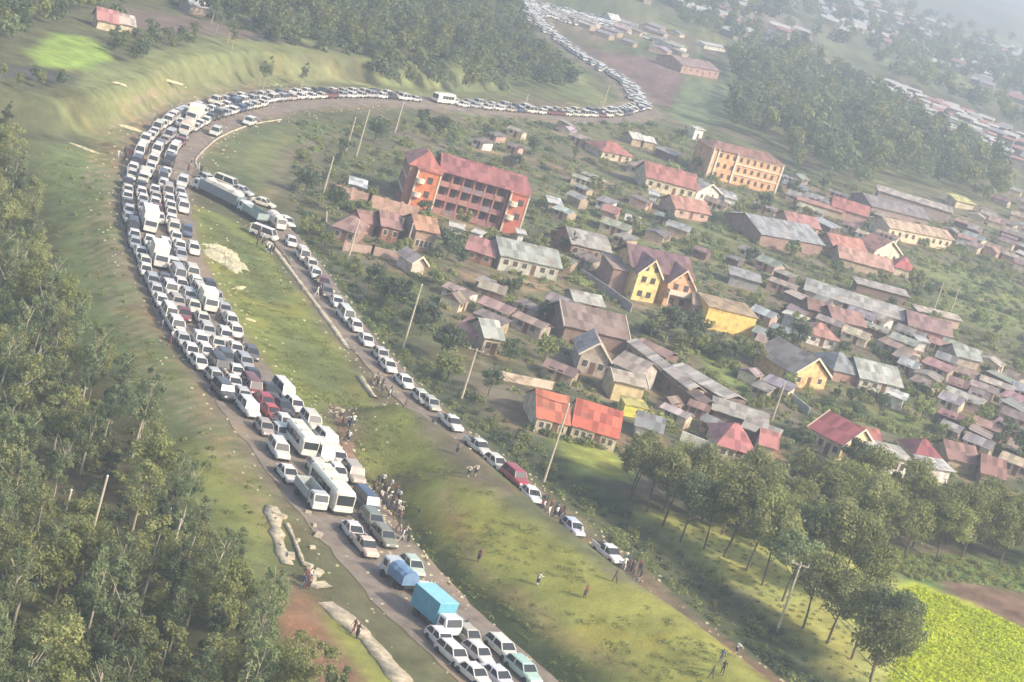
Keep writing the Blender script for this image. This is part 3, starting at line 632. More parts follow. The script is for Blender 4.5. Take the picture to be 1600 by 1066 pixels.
def ia(px, py, line=RA):
    p = unproj(px, py); q = np.array(line); return int(np.argmin((q[:, 0] - p.x) ** 2 + (q[:, 1] - p.y) ** 2))
i_low, i_gap, i_mid, i_bend0, i_bend1, i_top, i_end = 0, ia(650, 930), ia(500, 760), ia(380, 605), ia(243, 300), ia(385, 167), len(RA) - 1
# offsets: positive = right-hand side as seen from the camera end (inner side of the bend)
queue(RB, .2, ia(445, 374, RB), ia(690, 662, RB), 'single file', 'the side road', flip=True, gap=(.3, .9), skip=0)
queue(RA, 2.9, i_gap + 8, i_mid - 6, 'left lane', 'the road by the bus', gap=(.5, 1.0), skip=.35)
queue(RA, -3.4, i_gap + 2, i_mid, 'right lane', 'the road by the bus', gap=(.5, 1.0), skip=.1)
for off, lane in ((3.3, 'left lane'), (.4, 'middle lane'), (-2.6, 'right lane')):
    queue(RA, off, 8, i_gap - 6, lane, 'the lower main road', skip=.0, gap=(.6, 1.2))
for off, lane in ((4.4, 'outermost lane'), (2.1, 'outer lane'), (-.3, 'middle lane'), (-2.7, 'inner lane'), (-4.9, 'innermost lane')):
    queue(RA, off, i_mid + 2, i_bend0, lane, 'the main road above the bus', gap=(.5, 1.3), skip=.0)
for off, lane in ((5.0, 'outermost lane'), (2.5, 'outer lane'), (.1, 'middle lane'), (-2.3, 'inner lane'), (-4.6, 'innermost lane')):
    queue(RA, off, i_bend0, i_bend1, lane, 'the lower bend', skip=.04 if off > -4 else .6, gap=(.4, 1.1))
for off, lane in ((4.2, 'outer lane'), (1.4, 'middle lane'), (-1.3, 'inner lane')):
    queue(RA, off, i_bend1, i_top + 4, lane, 'the upper bend', skip=.05 if off > 0 else .15, gap=(.4, 1.4))
for off, lane in ((3.0, 'upper lane'), (0.2, 'lower lane')):
    queue(RA, off, i_top + 4, ia(640, 155), lane, 'the top straight', skip=.03, gap=(.4, 1.6))
for off, lane in ((2.2, 'upper lane'), (-.8, 'lower lane')):
    queue(RA, off, ia(700, 160), i_end, lane, 'the far straight', skip=.02, gap=(.7, 2))
def car_heap(name, line, n, spread, label):                   # the farthest cars, past three hundred
    parts, lm_, L = car_proto('estate car'); nv = len(lm_.vertices); co = np.zeros(nv * 3, np.float32); lm_.vertices.foreach_get('co', co); co = co.reshape(-1, 3)
    V = []; Fc = []; MI = []; P = np.array(line)
    for k in range(n):
        t = k / n * (len(P) - 1.01); i = int(t); q = P[i] + (P[i + 1] - P[i]) * (t - i) + RNG.normal(0, spread, 2); a = RNG.uniform(0, 2 * PI) if spread > 3 else math.atan2(*(P[i + 1] - P[i])[::-1]) - PI / 2
        R = np.array([[math.cos(a), -math.sin(a)], [math.sin(a), math.cos(a)]]); c = co.copy(); c[:, :2] = c[:, :2] @ R.T + q; c[:, 2] += h1(*q) + .1
        off = nv * k; V.append(c)
        for pl in lm_.polygons: Fc.append(tuple(off + v for v in pl.vertices)); MI.append(pl.material_index)
    me = bpy.data.meshes.new(name); me.from_pydata(np.concatenate(V).tolist(), [], Fc)
    for mm in (M['paint'], M['glass'], M['tyre']): me.materials.append(mm)
    me.polygons.foreach_set('material_index', MI); me.update(); o = link(name, me); o.color = (.74, .72, .66, 1); tag(o, label, 'cars', kind='stuff')
car_heap('far_cars', catmull(flat([(1003, 168), (985, 140), (945, 112), (905, 88), (870, 62), (850, 45), (832, 25), (828, 8)]), 3), 230, 1.7, 'line of tiny pale cars climbing the far end of the hillside road')
car_heap('distant_cars', catmull(flat([(815, 16), (850, 16), (880, 24), (930, 34), (985, 48)]), 3), 260, 8.5, 'scatter of pale cars and stalls on the far hilltop')
print('cars', NCAR)

# ------------------------------------------------------------------ buildings
FOOT = []                                                     # footprints kept clear of plants: (x, y, r)
def keep(x, y, r): FOOT.append((x, y, r))
COLS0 = dict(red=(.42, .12, .1), orange=(.6, .17, .09), crimson=(.3, .08, .09), pink=(.52, .22, .2), salmon=(.56, .25, .18), brown=(.2, .14, .12), purple=(.2, .12, .13), grey=(.3, .31, .31), lgrey=(.42, .42, .4), mint=(.42, .46, .4), white=(.74, .72, .66), cream=(.7, .6, .42), tan=(.48, .38, .27), beige=(.5, .42, .34), yellow=(.72, .55, .16), blue=(.3, .36, .42), rust=(.3, .15, .11), dark=(.12, .11, .11), peach=(.68, .42, .24), lemon=(.7, .65, .25), brick=(.35, .17, .12), pinkw=(.6, .4, .33))
COLS = {k: v if k in ('red', 'orange', 'crimson', 'yellow', 'peach', 'lemon') else tuple(c * .86 for c in v) for k, v in COLS0.items()}
def fade(c, f=.3): return tuple(a * (1 - f) + b * f for a, b in zip(c, (.3, .27, .24)))
def windows_on(par, y, x0, x1, z, n, w=1.0, h=1.1, ny=-1, door=None, lite=False):
    # openings on a wall facing -Y (ny=-1) or +Y
    for i in range(n):
        x = x0 + (x1 - x0) * (i + .5) / n
        if door is not None and i == door:
            g = MB(); g.box(x - .45, x + .45, y - .04, y + .02, .1, 2.1); g.build('door', [M['door']], par); continue
        g = MB(); g.box(x - w / 2 - .1, x + w / 2 + .1, y - .05, y + .02, z - .1, z + h + .1); f = g.build('window', [M['trim']], par)
        g = MB(); g.box(x - w / 2, x + w / 2, y - .08, y - .03, z, z + h); g.build('pane', [M['darkw']], f)
def house(l, r, D, roof, wall, label, kind='gable', he=2.2, rise=1.6, over=.45, name='house', cat='house', win=0, yawadd=0, parts=True, group=None, fascia=False, flat_l=None):
    # l, r: photo pixels of the two ends of the eave that faces the camera
    z = h1(*unproj(*l)[:2]) + he
    for _ in range(2):
        a = unproj(l[0], l[1], z); b = unproj(r[0], r[1], z); z = h1((a.x + b.x) / 2, (a.y + b.y) / 2) + he
    dx, dy = b.x - a.x, b.y - a.y; L = math.hypot(dx, dy); yaw = math.atan2(dy, dx)
    base = Vector((a.x, a.y, z - he)); rt = empty(name, base, yaw); tag(rt, label, cat, group)
    c = base + Vector((math.cos(yaw) * L / 2 - math.sin(yaw) * D / 2, math.sin(yaw) * L / 2 + math.cos(yaw) * D / 2, 0)); n = max(1, int(L / max(D, 3)))
    for k in range(n): q = (k + .5) / n; keep(a.x + dx * q - math.sin(yaw) * D / 2, a.y + dy * q + math.cos(yaw) * D / 2, math.hypot(L / n, D) / 2 * .9)
    rc, wc = fade(COLS[roof] if isinstance(roof, str) else roof, .1 if roof in ('orange', 'crimson') or 'orange' in label else .26), COLS[wall] if isinstance(wall, str) else wall
    o = over; i0, i1, j0, j1 = o, L - o, o, D - o             # walls sit back from the eave
    g = MB()
    if kind in ('gable', 'front'):
        if kind == 'gable':
            g.box(i0, i1, j0, j1, -1.2, he)
            hh = he + rise * .92
            g.v += [(i0, j0, he), (i0, j1, he), (i0, D / 2, hh), (i1, j0, he), (i1, j1, he), (i1, D / 2, hh)]; k = len(g.v) - 6
            g.f += [(k, k + 2, k + 1), (k + 3, k + 4, k + 5)]; g.m += [0, 0]
            wo = g.build('wall', [M['wall']], rt, color=wc); t = .1
            g = MB(); e = he - .12; ap = he + rise
            for s, y0 in ((0, -.1), (1, D + .1)):
                q = [(-.1, y0, e), (L + .1, y0, e), (L + .1, D / 2, ap), (-.1, D / 2, ap)]
                q = q if s == 0 else [q[1], q[0], q[3], q[2]]
                g.hexa(q, [(p[0], p[1], p[2] + t) for p in q])
            g.build('roof', [M['roof']], rt, color=rc)
            if fascia:
                for x in (-.14, L + .02):
                    for y0 in (-.1, D + .1):
                        g = MB(); q = [(x, y0, e - .12), (x + .12, y0, e - .12), (x + .12, D / 2, ap - .12), (x, D / 2, ap - .12)]; g.hexa(q, [(p[0], p[1], p[2] + .34) for p in q]); g.build('fascia', [M['trim']], rt)
        else:                                                 # gable faces the camera, ridge runs away
            g.box(i0, i1, j0, j1, -1.2, he); hh = he + rise * .92
            g.v += [(i0, j0, he), (i1, j0, he), (L / 2, j0, hh), (i0, j1, he), (i1, j1, he), (L / 2, j1, hh)]; k = len(g.v) - 6
            g.f += [(k, k + 1, k + 2), (k + 4, k + 3, k + 5)]; g.m += [0, 0]
            g.build('wall', [M['wall']], rt, color=wc); t = .1; e = he - .12; ap = he + rise; g = MB()
            g.hexa([(-.1, -.1, e), (L / 2, -.1, ap), (L / 2, D + .1, ap), (-.1, D + .1, e)], [(-.1, -.1, e + t), (L / 2, -.1, ap + t), (L / 2, D + .1, ap + t), (-.1, D + .1, e + t)])
            g.hexa([(L / 2, -.1, ap), (L + .1, -.1, e), (L + .1, D + .1, e), (L / 2, D + .1, ap)], [(L / 2, -.1, ap + t), (L + .1, -.1, e + t), (L + .1, D + .1, e + t), (L / 2, D + .1, ap + t)])
            g.build('roof', [M['roof']], rt, color=rc)
            for x0, z0, x1, z1 in ((-.1, e, L / 2, ap), (L / 2, ap, L + .1, e)):
                g = MB(); g.hexa([(x0, -.22, z0 - .1), (x1, -.22, z1 - .1), (x1, -.1, z1 - .1), (x0, -.1, z0 - .1)], [(x0, -.22, z0 + .3), (x1, -.22, z1 + .3), (x1, -.1, z1 + .3), (x0, -.1, z0 + .3)]); g.build('fascia', [M['trim']], rt)
    elif kind == 'hip':
        g.box(i0, i1, j0, j1, -1.2, he); g.build('wall', [M['wall']], rt, color=wc); g = MB(); e = he - .12; ap = he + rise; q = min(D / 2, L / 2 - .3) * .95
        B = [(-.1, -.1, e), (L + .1, -.1, e), (L + .1, D + .1, e), (-.1, D + .1, e)]; R = [(q, D / 2 - .06, ap), (L - q, D / 2 - .06, ap), (L - q, D / 2 + .06, ap), (q, D / 2 + .06, ap)]
        g.hexa(B, R); ro = g.build('roof', [M['roof']], rt, color=rc)
        g = MB(); g.box(q, L - q, D / 2 - .12, D / 2 + .12, ap + .005, ap + .1); g.build('ridge_cap', [M['roof']], rt, color=tuple(c * .8 for c in rc))
    elif kind == 'shed':
        g.hexa([(i0, j0, -1.2), (i1, j0, -1.2), (i1, j1, -1.2), (i0, j1, -1.2)], [(i0, j0, he), (i1, j0, he), (i1, j1, he + rise), (i0, j1, he + rise)]); g.build('wall', [M['wall']], rt, color=wc)
        g = MB(); g.hexa([(-.1, -.15, he), (L + .1, -.15, he), (L + .1, D + .1, he + rise + .05), (-.1, D + .1, he + rise + .05)], [(-.1, -.15, he + .12), (L + .1, -.15, he + .12), (L + .1, D + .1, he + rise + .17), (-.1, D + .1, he + rise + .17)]); g.build('roof', [M['roof']], rt, color=rc)
    if win:
        windows_on(rt, j0, i0 + .3, i1 - .3, he * .38 if he < 4 else 1.0, win, min(1.0, (L / win) * .5), he * .36 if he < 4 else 1.2, door=win // 2 if he < 4 else None)
    return rt
H_ = house
H_((942, 235), (992, 245), 9, 'red', 'cream', 'small red hip-roofed house with cream walls beside white sheds', 'hip', rise=2.2, win=4)
H_((979, 255), (1018, 269), 8, (.36, .24, .22), 'beige', 'faded pinkish-brown roofed house joined downhill of the small red one', 'hip', rise=1.8, win=2)
H_((1010, 276), (1092, 298), 11, (.42, .13, .1), 'cream', 'long rust-red roofed house in front of the peach block', 'gable', rise=3.0, he=3.2, win=6)
H_((1090, 300), (1128, 303), 6, 'lgrey', 'white', 'white gable-fronted house at the end of the long rust-red roof', 'front', rise=2.2, he=2.6, win=2)
H_((1132, 308), (1153, 314), 4, 'white', 'white', 'small white shed next to the white gable-fronted house', 'shed', rise=.5, he=2.2)
H_((989, 216), (1007, 219), 5, 'white', 'tan', 'white-roofed shed with a point, left of its white-roofed neighbour', 'gable', rise=1.4)
H_((1007, 220), (1026, 224), 5, (.78, .77, .7), 'tan', 'bright white low-roofed shed near the road corner', 'gable', rise=1.1)
H_((1023, 231), (1055, 244), 3, 'lgrey', 'brown', 'long narrow pale-roofed shed beneath the bright white sheds', 'shed', rise=.5)
H_((1056, 325), (1112, 336), 8, 'salmon', 'pinkw', 'pale salmon roofed house below the long rust-red roof', 'gable', rise=2.2, win=3)
H_((1190, 366), (1290, 384), 16, (.34, .36, .37), (.3, .2, .17), 'very long blue-grey sheet roof beside the salmon roofs', 'gable', rise=2.6, he=3)
H_((1232, 347), (1284, 359), 8, 'pink', 'pinkw', 'pink roofed house behind the long blue-grey roof', 'gable', rise=2, win=4)
H_((1041, 352), (1077, 364), 4, 'lgrey', 'tan', 'narrow grey-roofed row shed on the green slope', 'shed', rise=.7)
H_((976, 343), (1002, 351), 5, (.6, .55, .5), 'brown', 'small pale-roofed shed between the apartment block and the peach block', 'gable', rise=1)
H_((939, 327), (964, 336), 5, 'pink', 'pinkw', 'tiny pinkish roofed hut on the slope right of the apartment block', 'gable', rise=1.2)
H_((1014, 303), (1030, 308), 4, 'white', 'white', 'tiny bright white hut in the gardens before the rust-red roof', 'shed', rise=.5)
H_((857, 316), (880, 322), 4, 'white', 'tan', 'white roofed hut just right of the orange end tower', 'shed', rise=.6)
H_((884, 302), (908, 313), 4, 'lgrey', 'tan', 'pale grey roofed hut uphill of the orange end tower', 'gable', rise=.8)
H_((893, 380), (957, 395), 11, (.4, .38, .33), (.3, .2, .16), 'grey roofed house with brown walls left of the yellow gables', 'gable', rise=2, he=3, win=5)
H_((782, 398), (879, 420), 10, 'mint', (.45, .45, .38), 'long mint-grey sheet roof left of the brown-walled house', 'gable', rise=2.2, he=2.8, win=6)
H_((727, 388), (774, 403), 8, 'pink', 'brick', 'brick-pink house left of the long mint-grey roof', 'gable', rise=2, win=3)
H_((1140, 428), (1190, 443), 5, 'lgrey', 'grey', 'thin light-grey flat shed on the slope above the long yellow house', 'shed', rise=.8)
H_((897, 470), (946, 480), 6, (.44, .44, .38), 'tan', 'small grey-green roofed shed left of the yellow gables', 'gable', rise=1.2, win=2)
H_((882, 508), (985, 532), 12, (.25, .17, .14), (.22, .15, .12), 'long brown roofed building with a pale eave line', 'gable', rise=2.6, he=3, fascia=True)
H_((1108, 479), (1185, 498), 8, (.5, .34, .16), (.8, .55, .17), 'long bright yellow walled house with a low brown roof', 'shed', rise=.4, he=4.2, over=.15)
H_((1083, 475), (1107, 482), 8, (.5, .34, .24), 'pinkw', 'pinkish wing on the left end of the long yellow house', 'gable', rise=1.2, he=3.2, win=2)
H_((905, 553), (956, 567), 9, (.5, .44, .38), 'beige', 'cream-gabled house with wide white roof edges', 'front', rise=2.6, he=3, win=3)
H_((955, 566), (1000, 586), 8, (.42, .34, .28), (.5, .45, .38), 'beige walled house with a patched brown roof beside the cream gable', 'gable', rise=1.6, he=3.2, win=3)
H_((960, 594), (1014, 607), 7, (.5, .42, .32), (.6, .48, .26), 'tan-walled house with a white roof edge above the yellow tank', 'gable', rise=.9, he=3.4, fascia=True)
H_((977, 632), (1013, 640), 3, (.62, .55, .12), (.68, .62, .12), 'bright yellow-green store shed in front of the tan-walled house', 'shed', rise=.3, he=1.8, over=.05)
H_((992, 664), (1036, 678), 7, 'grey', 'white', 'grey roofed shed right of the orange-red roofs', 'gable', rise=1.4)
H_((839, 652), (891, 665), 11.5, 'orange', 'cream', 'left orange-red roofed house of the touching pair', 'gable', rise=2.5, over=.2, win=4)
H_((894, 664), (967, 686), 11.5, (.6, .14, .08), 'cream', 'right longer orange-red roofed house of the touching pair', 'gable', rise=2.5, over=.2, win=6)
H_((1120, 694), (1184, 712), 11, (.58, .17, .16), 'cream', 'bright pink hip roofed house behind the grove', 'hip', rise=2.5, win=4)
H_((1186, 694), (1216, 703), 6, (.56, .2, .17), 'cream', 'small pink wing right of the bright pink hip roof', 'gable', rise=1.8)
H_((1112, 640), (1200, 668), 4.5, (.42, .39, .33), 'brown', 'long grey-brown sheet roof above the pink hip roof', 'shed', rise=1)
H_((1158, 668), (1215, 689), 4, (.4, .37, .32), 'brown', 'second grey-brown sheet roof just above the pink wing', 'shed', rise=.8)
H_((1262, 667), (1318, 697), 9, (.42, .065, .075), (.75, .58, .32), 'large crimson roofed house with a pale eave line', 'gable', rise=2.8, he=3, fascia=True, win=4)
H_((1317, 692), (1356, 697), 7, (.44, .1, .08), (.78, .6, .36), 'cream-walled gable end wing of the crimson roofed house', 'front', rise=1.6, he=2.6, win=2)
H_((1352, 690), (1380, 696), 6, (.46, .12, .09), 'cream', 'small red roofed hut right of the cream gable wing', 'gable', rise=1.6)
H_((1347, 704), (1427, 722), 6, (.6, .56, .46), (.7, .66, .55), 'long white flat-roofed row with dark openings', 'shed', rise=.3, he=3.2, win=7)
H_((1430, 710), (1476, 720), 7, 'crimson', 'cream', 'dark crimson roofed house right of the white flat-roofed row', 'hip', rise=2, win=3)
H_((1446, 730), (1492, 738), 4, 'white', 'white', 'low white shed in front of the dark crimson roof', 'shed', rise=.4)
H_((1482, 716), (1532, 728), 8, (.3, .15, .12), 'tan', 'brown-red roofed house uphill of its rust-coloured neighbour', 'gable', rise=2)
H_((1533, 738), (1572, 750), 8, (.32, .14, .11), 'tan', 'rust-red roofed house nearest the tree row at the right', 'gable', rise=2.2)
H_((1241, 584), (1299, 590), 11, (.26, .24, .22), (.7, .47, .22), 'tan-orange gable fronted house with a dark brown roof', 'front', rise=3.2, he=2.6, win=3)
H_((1303, 578), (1348, 588), 10, (.26, .29, .29), (.4, .25, .2), 'dark grey hip roof right of the tan gable', 'hip', rise=2.4)
H_((1344, 590), (1412, 606), 10, (.44, .47, .41), (.5, .5, .42), 'light mint-grey roof joined to the dark grey hip roof', 'gable', rise=2.4, win=4)
H_((1385, 616), (1415, 627), 4, (.78, .76, .7), 'white', 'white roofed lean-to below the mint-grey roof', 'shed', rise=.4)
H_((1256, 452), (1322, 474), 10, (.4, .4, .37), 'beige', 'long weathered grey roof, left of the two in line', 'gable', rise=1.8)
H_((1324, 474), (1414, 502), 10, (.44, .42, .38), 'beige', 'longer weathered grey roof, right of the two in line', 'gable', rise=1.8, win=6)
H_((1339, 443), (1422, 465), 4, (.45, .4, .34), 'brown', 'thin tan roof strip behind the weathered grey roofs', 'shed', rise=.6)
H_((1263, 482), (1298, 492), 7, 'rust', 'brown', 'rust-brown roof below the left weathered grey roof', 'gable', rise=1.6)
H_((1302, 500), (1355, 512), 8, (.34, .17, .14), 'brown', 'wider rust-brown roof below the weathered grey roofs', 'gable', rise=1.9)
H_((1262, 520), (1314, 534), 8, 'salmon', 'white', 'salmon hip roof with pale walls below the rust-brown roofs', 'hip', rise=1.8, win=3)
H_((1420, 508), (1490, 528), 10, (.3, .17, .16), (.4, .2, .17), 'purple-brown roof with a pale upper edge', 'gable', rise=2.2)
H_((1434, 486), (1505, 503), 3.5, (.6, .5, .4), 'tan', 'cream roof strip above the purple-brown roof', 'shed', rise=.5)
H_((1495, 556), (1536, 566), 7, 'mint', 'beige', 'mint-grey roofed house right of the purple-brown roof', 'gable', rise=1.6)
H_((1434, 532), (1453, 537), 3.5, 'white', 'white', 'little white shed below the purple-brown roof', 'shed', rise=.3)
H_((1222, 489), (1257, 503), 3, (.74, .72, .6), 'white', 'thin bright white roof strip right of the long yellow house', 'shed', rise=.4)
H_((1300, 322), (1358, 340), 8, 'red', 'pinkw', 'long bright red roof near the edge of the dark wood', 'gable', rise=2.4, he=3)
H_((1246, 312), (1320, 334), 3, 'salmon', 'tan', 'thin salmon roof strip in front of the bright red roof', 'shed', rise=.6)
H_((1372, 298), (1490, 334), 5, (.5, .44, .36), (.3, .24, .22), 'very long tan roof at the foot of the dark wood', 'shed', rise=1.0, he=4)
H_((1362, 322), (1455, 345), 14, (.27, .23, .23), (.3, .22, .2), 'wide grey-brown roof in front of the very long tan roof', 'gable', rise=2)
H_((1391, 356), (1492, 376), 9, (.6, .42, .28), (.66, .55, .38), 'cream-walled long building with a peach roof', 'gable', rise=1.6, he=3.4, win=9)
H_((1372, 348), (1410, 356), 4, (.6, .68, .64), 'white', 'white and teal shed on the left of the cream long building', 'shed', rise=.5)
H_((1495, 314), (1526, 321), 6, (.68, .64, .2), 'cream', 'yellow roofed kiosk right of the very long tan roof', 'shed', rise=.9)
H_((1304, 388), (1358, 398), 9, (.5, .19, .14), 'tan', 'upper salmon-red roof of the clustered salmon houses', 'gable', rise=2.6)
H_((1312, 402), (1398, 426), 9, (.55, .3, .22), 'tan', 'widest pale salmon roof, lowest of its cluster', 'gable', rise=2.2)
H_((1368, 392), (1410, 398), 7, (.42, .18, .14), (.76, .68, .5), 'cream gable front poking above the salmon roofs', 'front', rise=3.0, he=3.2, win=3)
H_((1398, 416), (1432, 426), 7, (.5, .1, .09), 'cream', 'bright red hip roof at the right end of the salmon cluster', 'hip', rise=2.4)
H_((712, 510), (746, 526), 7, (.5, .24, .2), 'pinkw', 'faded pink roofed hut close to the side road', 'gable', rise=1.6)
H_((757, 527), (789, 532), 7, (.46, .48, .42), 'tan', 'mint-grey roofed hut with tan walls close to the side road', 'gable', rise=2, he=3, win=2)
H_((644, 412), (670, 416), 6, (.6, .48, .42), (.66, .55, .46), 'small pinkish gable hut below the brick wall', 'front', rise=1.4)
H_((596, 352), (630, 360), 8, (.42, .22, .19), 'brick', 'dull pink-red roofed house in front of the apartment block', 'gable', rise=1.8, he=2.8, win=3)
H_((650, 358), (688, 366), 8, (.5, .27, .16), (.36, .25, .19), 'dull orange roofed house in front of the orange tower', 'gable', rise=1.8, he=4.2, win=4)
H_((518, 352), (560, 366), 10, (.34, .18, .15), (.34, .22, .18), 'rusty-red roofed low house behind the brick wall', 'hip', rise=1.8, he=2.6, win=3)
H_((566, 348), (592, 352), 6, (.34, .16, .13), (.4, .24, .19), 'small rusty roof between the low house and the pink-red roof', 'gable', rise=1.6)
H_((545, 287), (573, 295), 5, (.74, .76, .74), 'grey', 'white roofed grey hut left of the apartment block', 'shed', rise=.5, he=2.6, win=2)
H_((702, 353), (726, 360), 3, (.72, .69, .6), 'white', 'long white shed at the foot of the apartment block', 'shed', rise=.3)
H_((736, 362), (752, 368), 3, (.74, .71, .62), 'white', 'short white shed at the foot of the apartment block', 'shed', rise=.3)
H_((808, 364), (823, 368), 3, 'white', 'white', 'white hut at the foot of the orange end tower', 'shed', rise=.3)
H_((1087, 202), (1103, 205), 3, (.7, .68, .6), (.74, .72, .64), 'white square hut with a dark opening', 'shed', rise=.3, he=3.4, win=1)
H_((152, 30), (186, 38), 6, (.5, .2, .19), 'cream', 'pink-red roofed farmhouse beside the hilltop wood', 'gable', rise=2.4)
H_((187, 36), (213, 42), 6, (.6, .52, .44), 'cream', 'pale roofed barn beside the pink-red farmhouse', 'gable', rise=1.8)
H_((297, 8), (334, 16), 7, (.62, .6, .55), 'beige', 'pale roofed farm shed at the top edge of the hill', 'gable', rise=1.6)
H_((1067, 102), (1127, 112), 14, (.32, .2, .18), (.42, .28, .24), 'brown roofed brick building at the far hill road', 'gable', rise=2, he=3.4, win=6)
H_((1102, 70), (1144, 78), 5, (.7, .7, .62), 'white', 'white roofed sheds behind the far brick building', 'shed', rise=.5)
H_((955, 30), (972, 34), 8, (.78, .77, .7), 'white', 'bright white roofed hall among the far hilltop cars', 'gable', rise=2)

# ---- yellow twin-gabled house
def gable_wing(par, x0, w, y0, dep, he, rise, wc, trim, balcony):
    wg = MB(); wg.box(x0, x0 + w, y0, y0 + dep, -1, he); hh = he + rise * .93; k = len(wg.v)
    wg.v += [(x0, y0, he), (x0 + w, y0, he), (x0 + w / 2, y0, hh), (x0, y0 + dep, he), (x0 + w, y0 + dep, he), (x0 + w / 2, y0 + dep, hh)]; wg.f += [(k, k + 1, k + 2)]; wg.m += [0]
    wo = wg.build('gable_wing', [M['wall']], par, color=wc)
    g = MB(); e = he - .15; ap = he + rise; t = .15
    for xa, za, xb, zb in ((x0 - .4, e - .3, x0 + w / 2, ap), (x0 + w / 2, ap, x0 + w + .4, e - .3)):
        g.hexa([(xa, y0 - .5, za), (xb, y0 - .5, zb), (xb, y0 + dep, zb), (xa, y0 + dep, za)], [(xa, y0 - .5, za + t), (xb, y0 - .5, zb + t), (xb, y0 + dep, zb + t), (xa, y0 + dep, za + t)])
    g.build('roof', [M['roof']], wo, color=(.3, .17, .17))
    for xa, za, xb, zb in ((x0 - .4, e - .3, x0 + w / 2, ap), (x0 + w / 2, ap, x0 + w + .4, e - .3)):
        g = MB(); g.hexa([(xa, y0 - .64, za - .1), (xb, y0 - .64, zb - .1), (xb, y0 - .51, zb - .1), (xa, y0 - .51, za - .1)], [(xa, y0 - .64, za + .35), (xb, y0 - .64, zb + .35), (xb, y0 - .51, zb + .35), (xa, y0 - .51, za + .35)]); q = g.build('fascia', [M['wall']], wo, color=trim)
    for z in (1.0, 3.9, 6.2):
        for k in range(2):
            x = x0 + w * (.3 + .4 * k); ww = .5 if z < 6 else .38
            g = MB(); g.box(x - ww, x + ww, y0 - .06, y0 + .02, z, z + 1.15); g.build('window', [M['darkw']], wo)
    if balcony:
        g = MB(); g.box(x0 + .1, x0 + w - .1, y0 - 1.3, y0 + .01, 3.0, 3.2); g.box(x0 + .1, x0 + w - .1, y0 - 1.3, y0 - 1.2, 3.2, 4.0); g.box(x0 + .1, x0 + .2, y0 - 1.2, y0, 3.2, 4.0); g.box(x0 + w - .2, x0 + w - .1, y0 - 1.2, y0, 3.2, 4.0); g.build('balcony', [M['trim']], wo)
        for x in (x0 + .25, x0 + w - .25): g = MB(); g.box(x - .12, x + .12, y0 - 1.28, y0 - 1.04, 0, 2.99); g.build('post', [M['trim']], wo)
def twin():
    a = gnd(983, 468); b = gnd(1066, 484); yaw = math.atan2(b.y - a.y, b.x - a.x) - .05
    rt = empty('house', a, yaw); tag(rt, 'yellow and peach two-storey house with twin front gables and purple-brown roof', 'house'); Lw = 13.2
    g = MB(); g.box(.2, Lw - .2, 3, 13, -1, 6.0); k = len(g.v); g.v += [(.2, 3, 6), (.2, 13, 6), (.2, 8, 8.6), (Lw - .2, 3, 6), (Lw - .2, 13, 6), (Lw - .2, 8, 8.6)]; g.f += [(k, k + 2, k + 1), (k + 3, k + 4, k + 5)]; g.m += [0, 0]
    g.build('wall', [M['wall']], rt, color=(.62, .45, .2))
    g = MB()
    for q in ([(-.6, 2.4, 5.8), (Lw + .3, 2.4, 5.8), (Lw + .3, 8, 9.0), (-.6, 8, 9.0)], [(-.6, 8, 9.0), (Lw + .3, 8, 9.0), (Lw + .3, 13.6, 5.8), (-.6, 13.6, 5.8)]): g.hexa(q, [(p[0], p[1], p[2] + .15) for p in q])
    g.build('roof', [M['roof']], rt, color=(.22, .13, .14))
    gable_wing(rt, .4, 4.8, .3, 6, 5.6, 2.9, (.74, .6, .25), (.82, .72, .42), False)
    gable_wing(rt, 7.0, 5.6, 0, 6, 5.0, 3.0, (.68, .4, .24), (.8, .5, .32), True)
    g = MB(); g.box(-3.2, 0.19, 4, 11, -1, 4.6, ); g.build('side_wing', [M['wall']], rt, color=(.3, .2, .17)); g = MB(); g.hexa([(-3.6, 3.6, 4.5), (.18, 3.6, 4.5), (.18, 11.4, 5.4), (-3.6, 11.4, 5.4)], [(-3.6, 3.6, 4.65), (.18, 3.6, 4.65), (.18, 11.4, 5.55), (-3.6, 11.4, 5.55)]); g.build('side_roof', [M['roof']], rt, color=(.4, .3, .26))
    keep(a.x + 6 * math.cos(yaw) - 7 * math.sin(yaw), a.y + 6 * math.sin(yaw) + 7 * math.cos(yaw), 9)
    g = MB(); g.box(2, 10, -4, -3.8, -1, 1.8); g.box(2, 2.2, -3.8, 0, -1, 1.8)
twin()
# ---- orange apartment block
def tower(par, x0, x1, y0, y1, Ht, wc):
    g = MB(); g.box(x0, x1, y0, y1, -1, Ht); t = g.build('stair_tower', [M['wall']], par, color=wc)
    for x in (x0 - .02, x1 - .28): g = MB(); g.box(x, x + .3, y0 - .14, y0 - .003, 0, Ht + .3); g.build('edge_strip', [M['trim']], t)
    for z in (2.9, 5.8):
        g = MB(); n = 8; c = (x0 + .9, y0)
        g.loft([[(c[0] + 1.0 * math.cos(PI + PI * i / n), c[1] - .15 + 1.0 * math.sin(PI + PI * i / n), zz) for i in range(n + 1)] for zz in (z, z + .95)]); g.build('balcony', [M['trim']], t)
        g = MB(); g.box((x0 + x1) / 2 - .1, (x0 + x1) / 2 + 1.0, y0 - .06, y0 + .01, z + .2, z + 1.5); g.build('window', [M['darkw']], t)
    g = MB(); g.box(x0 - .25, x1 + .25, y0 - .3, y1, Ht + .002, Ht + .25); g.build('roof', [M['roof']], t, color=(.45, .15, .12))
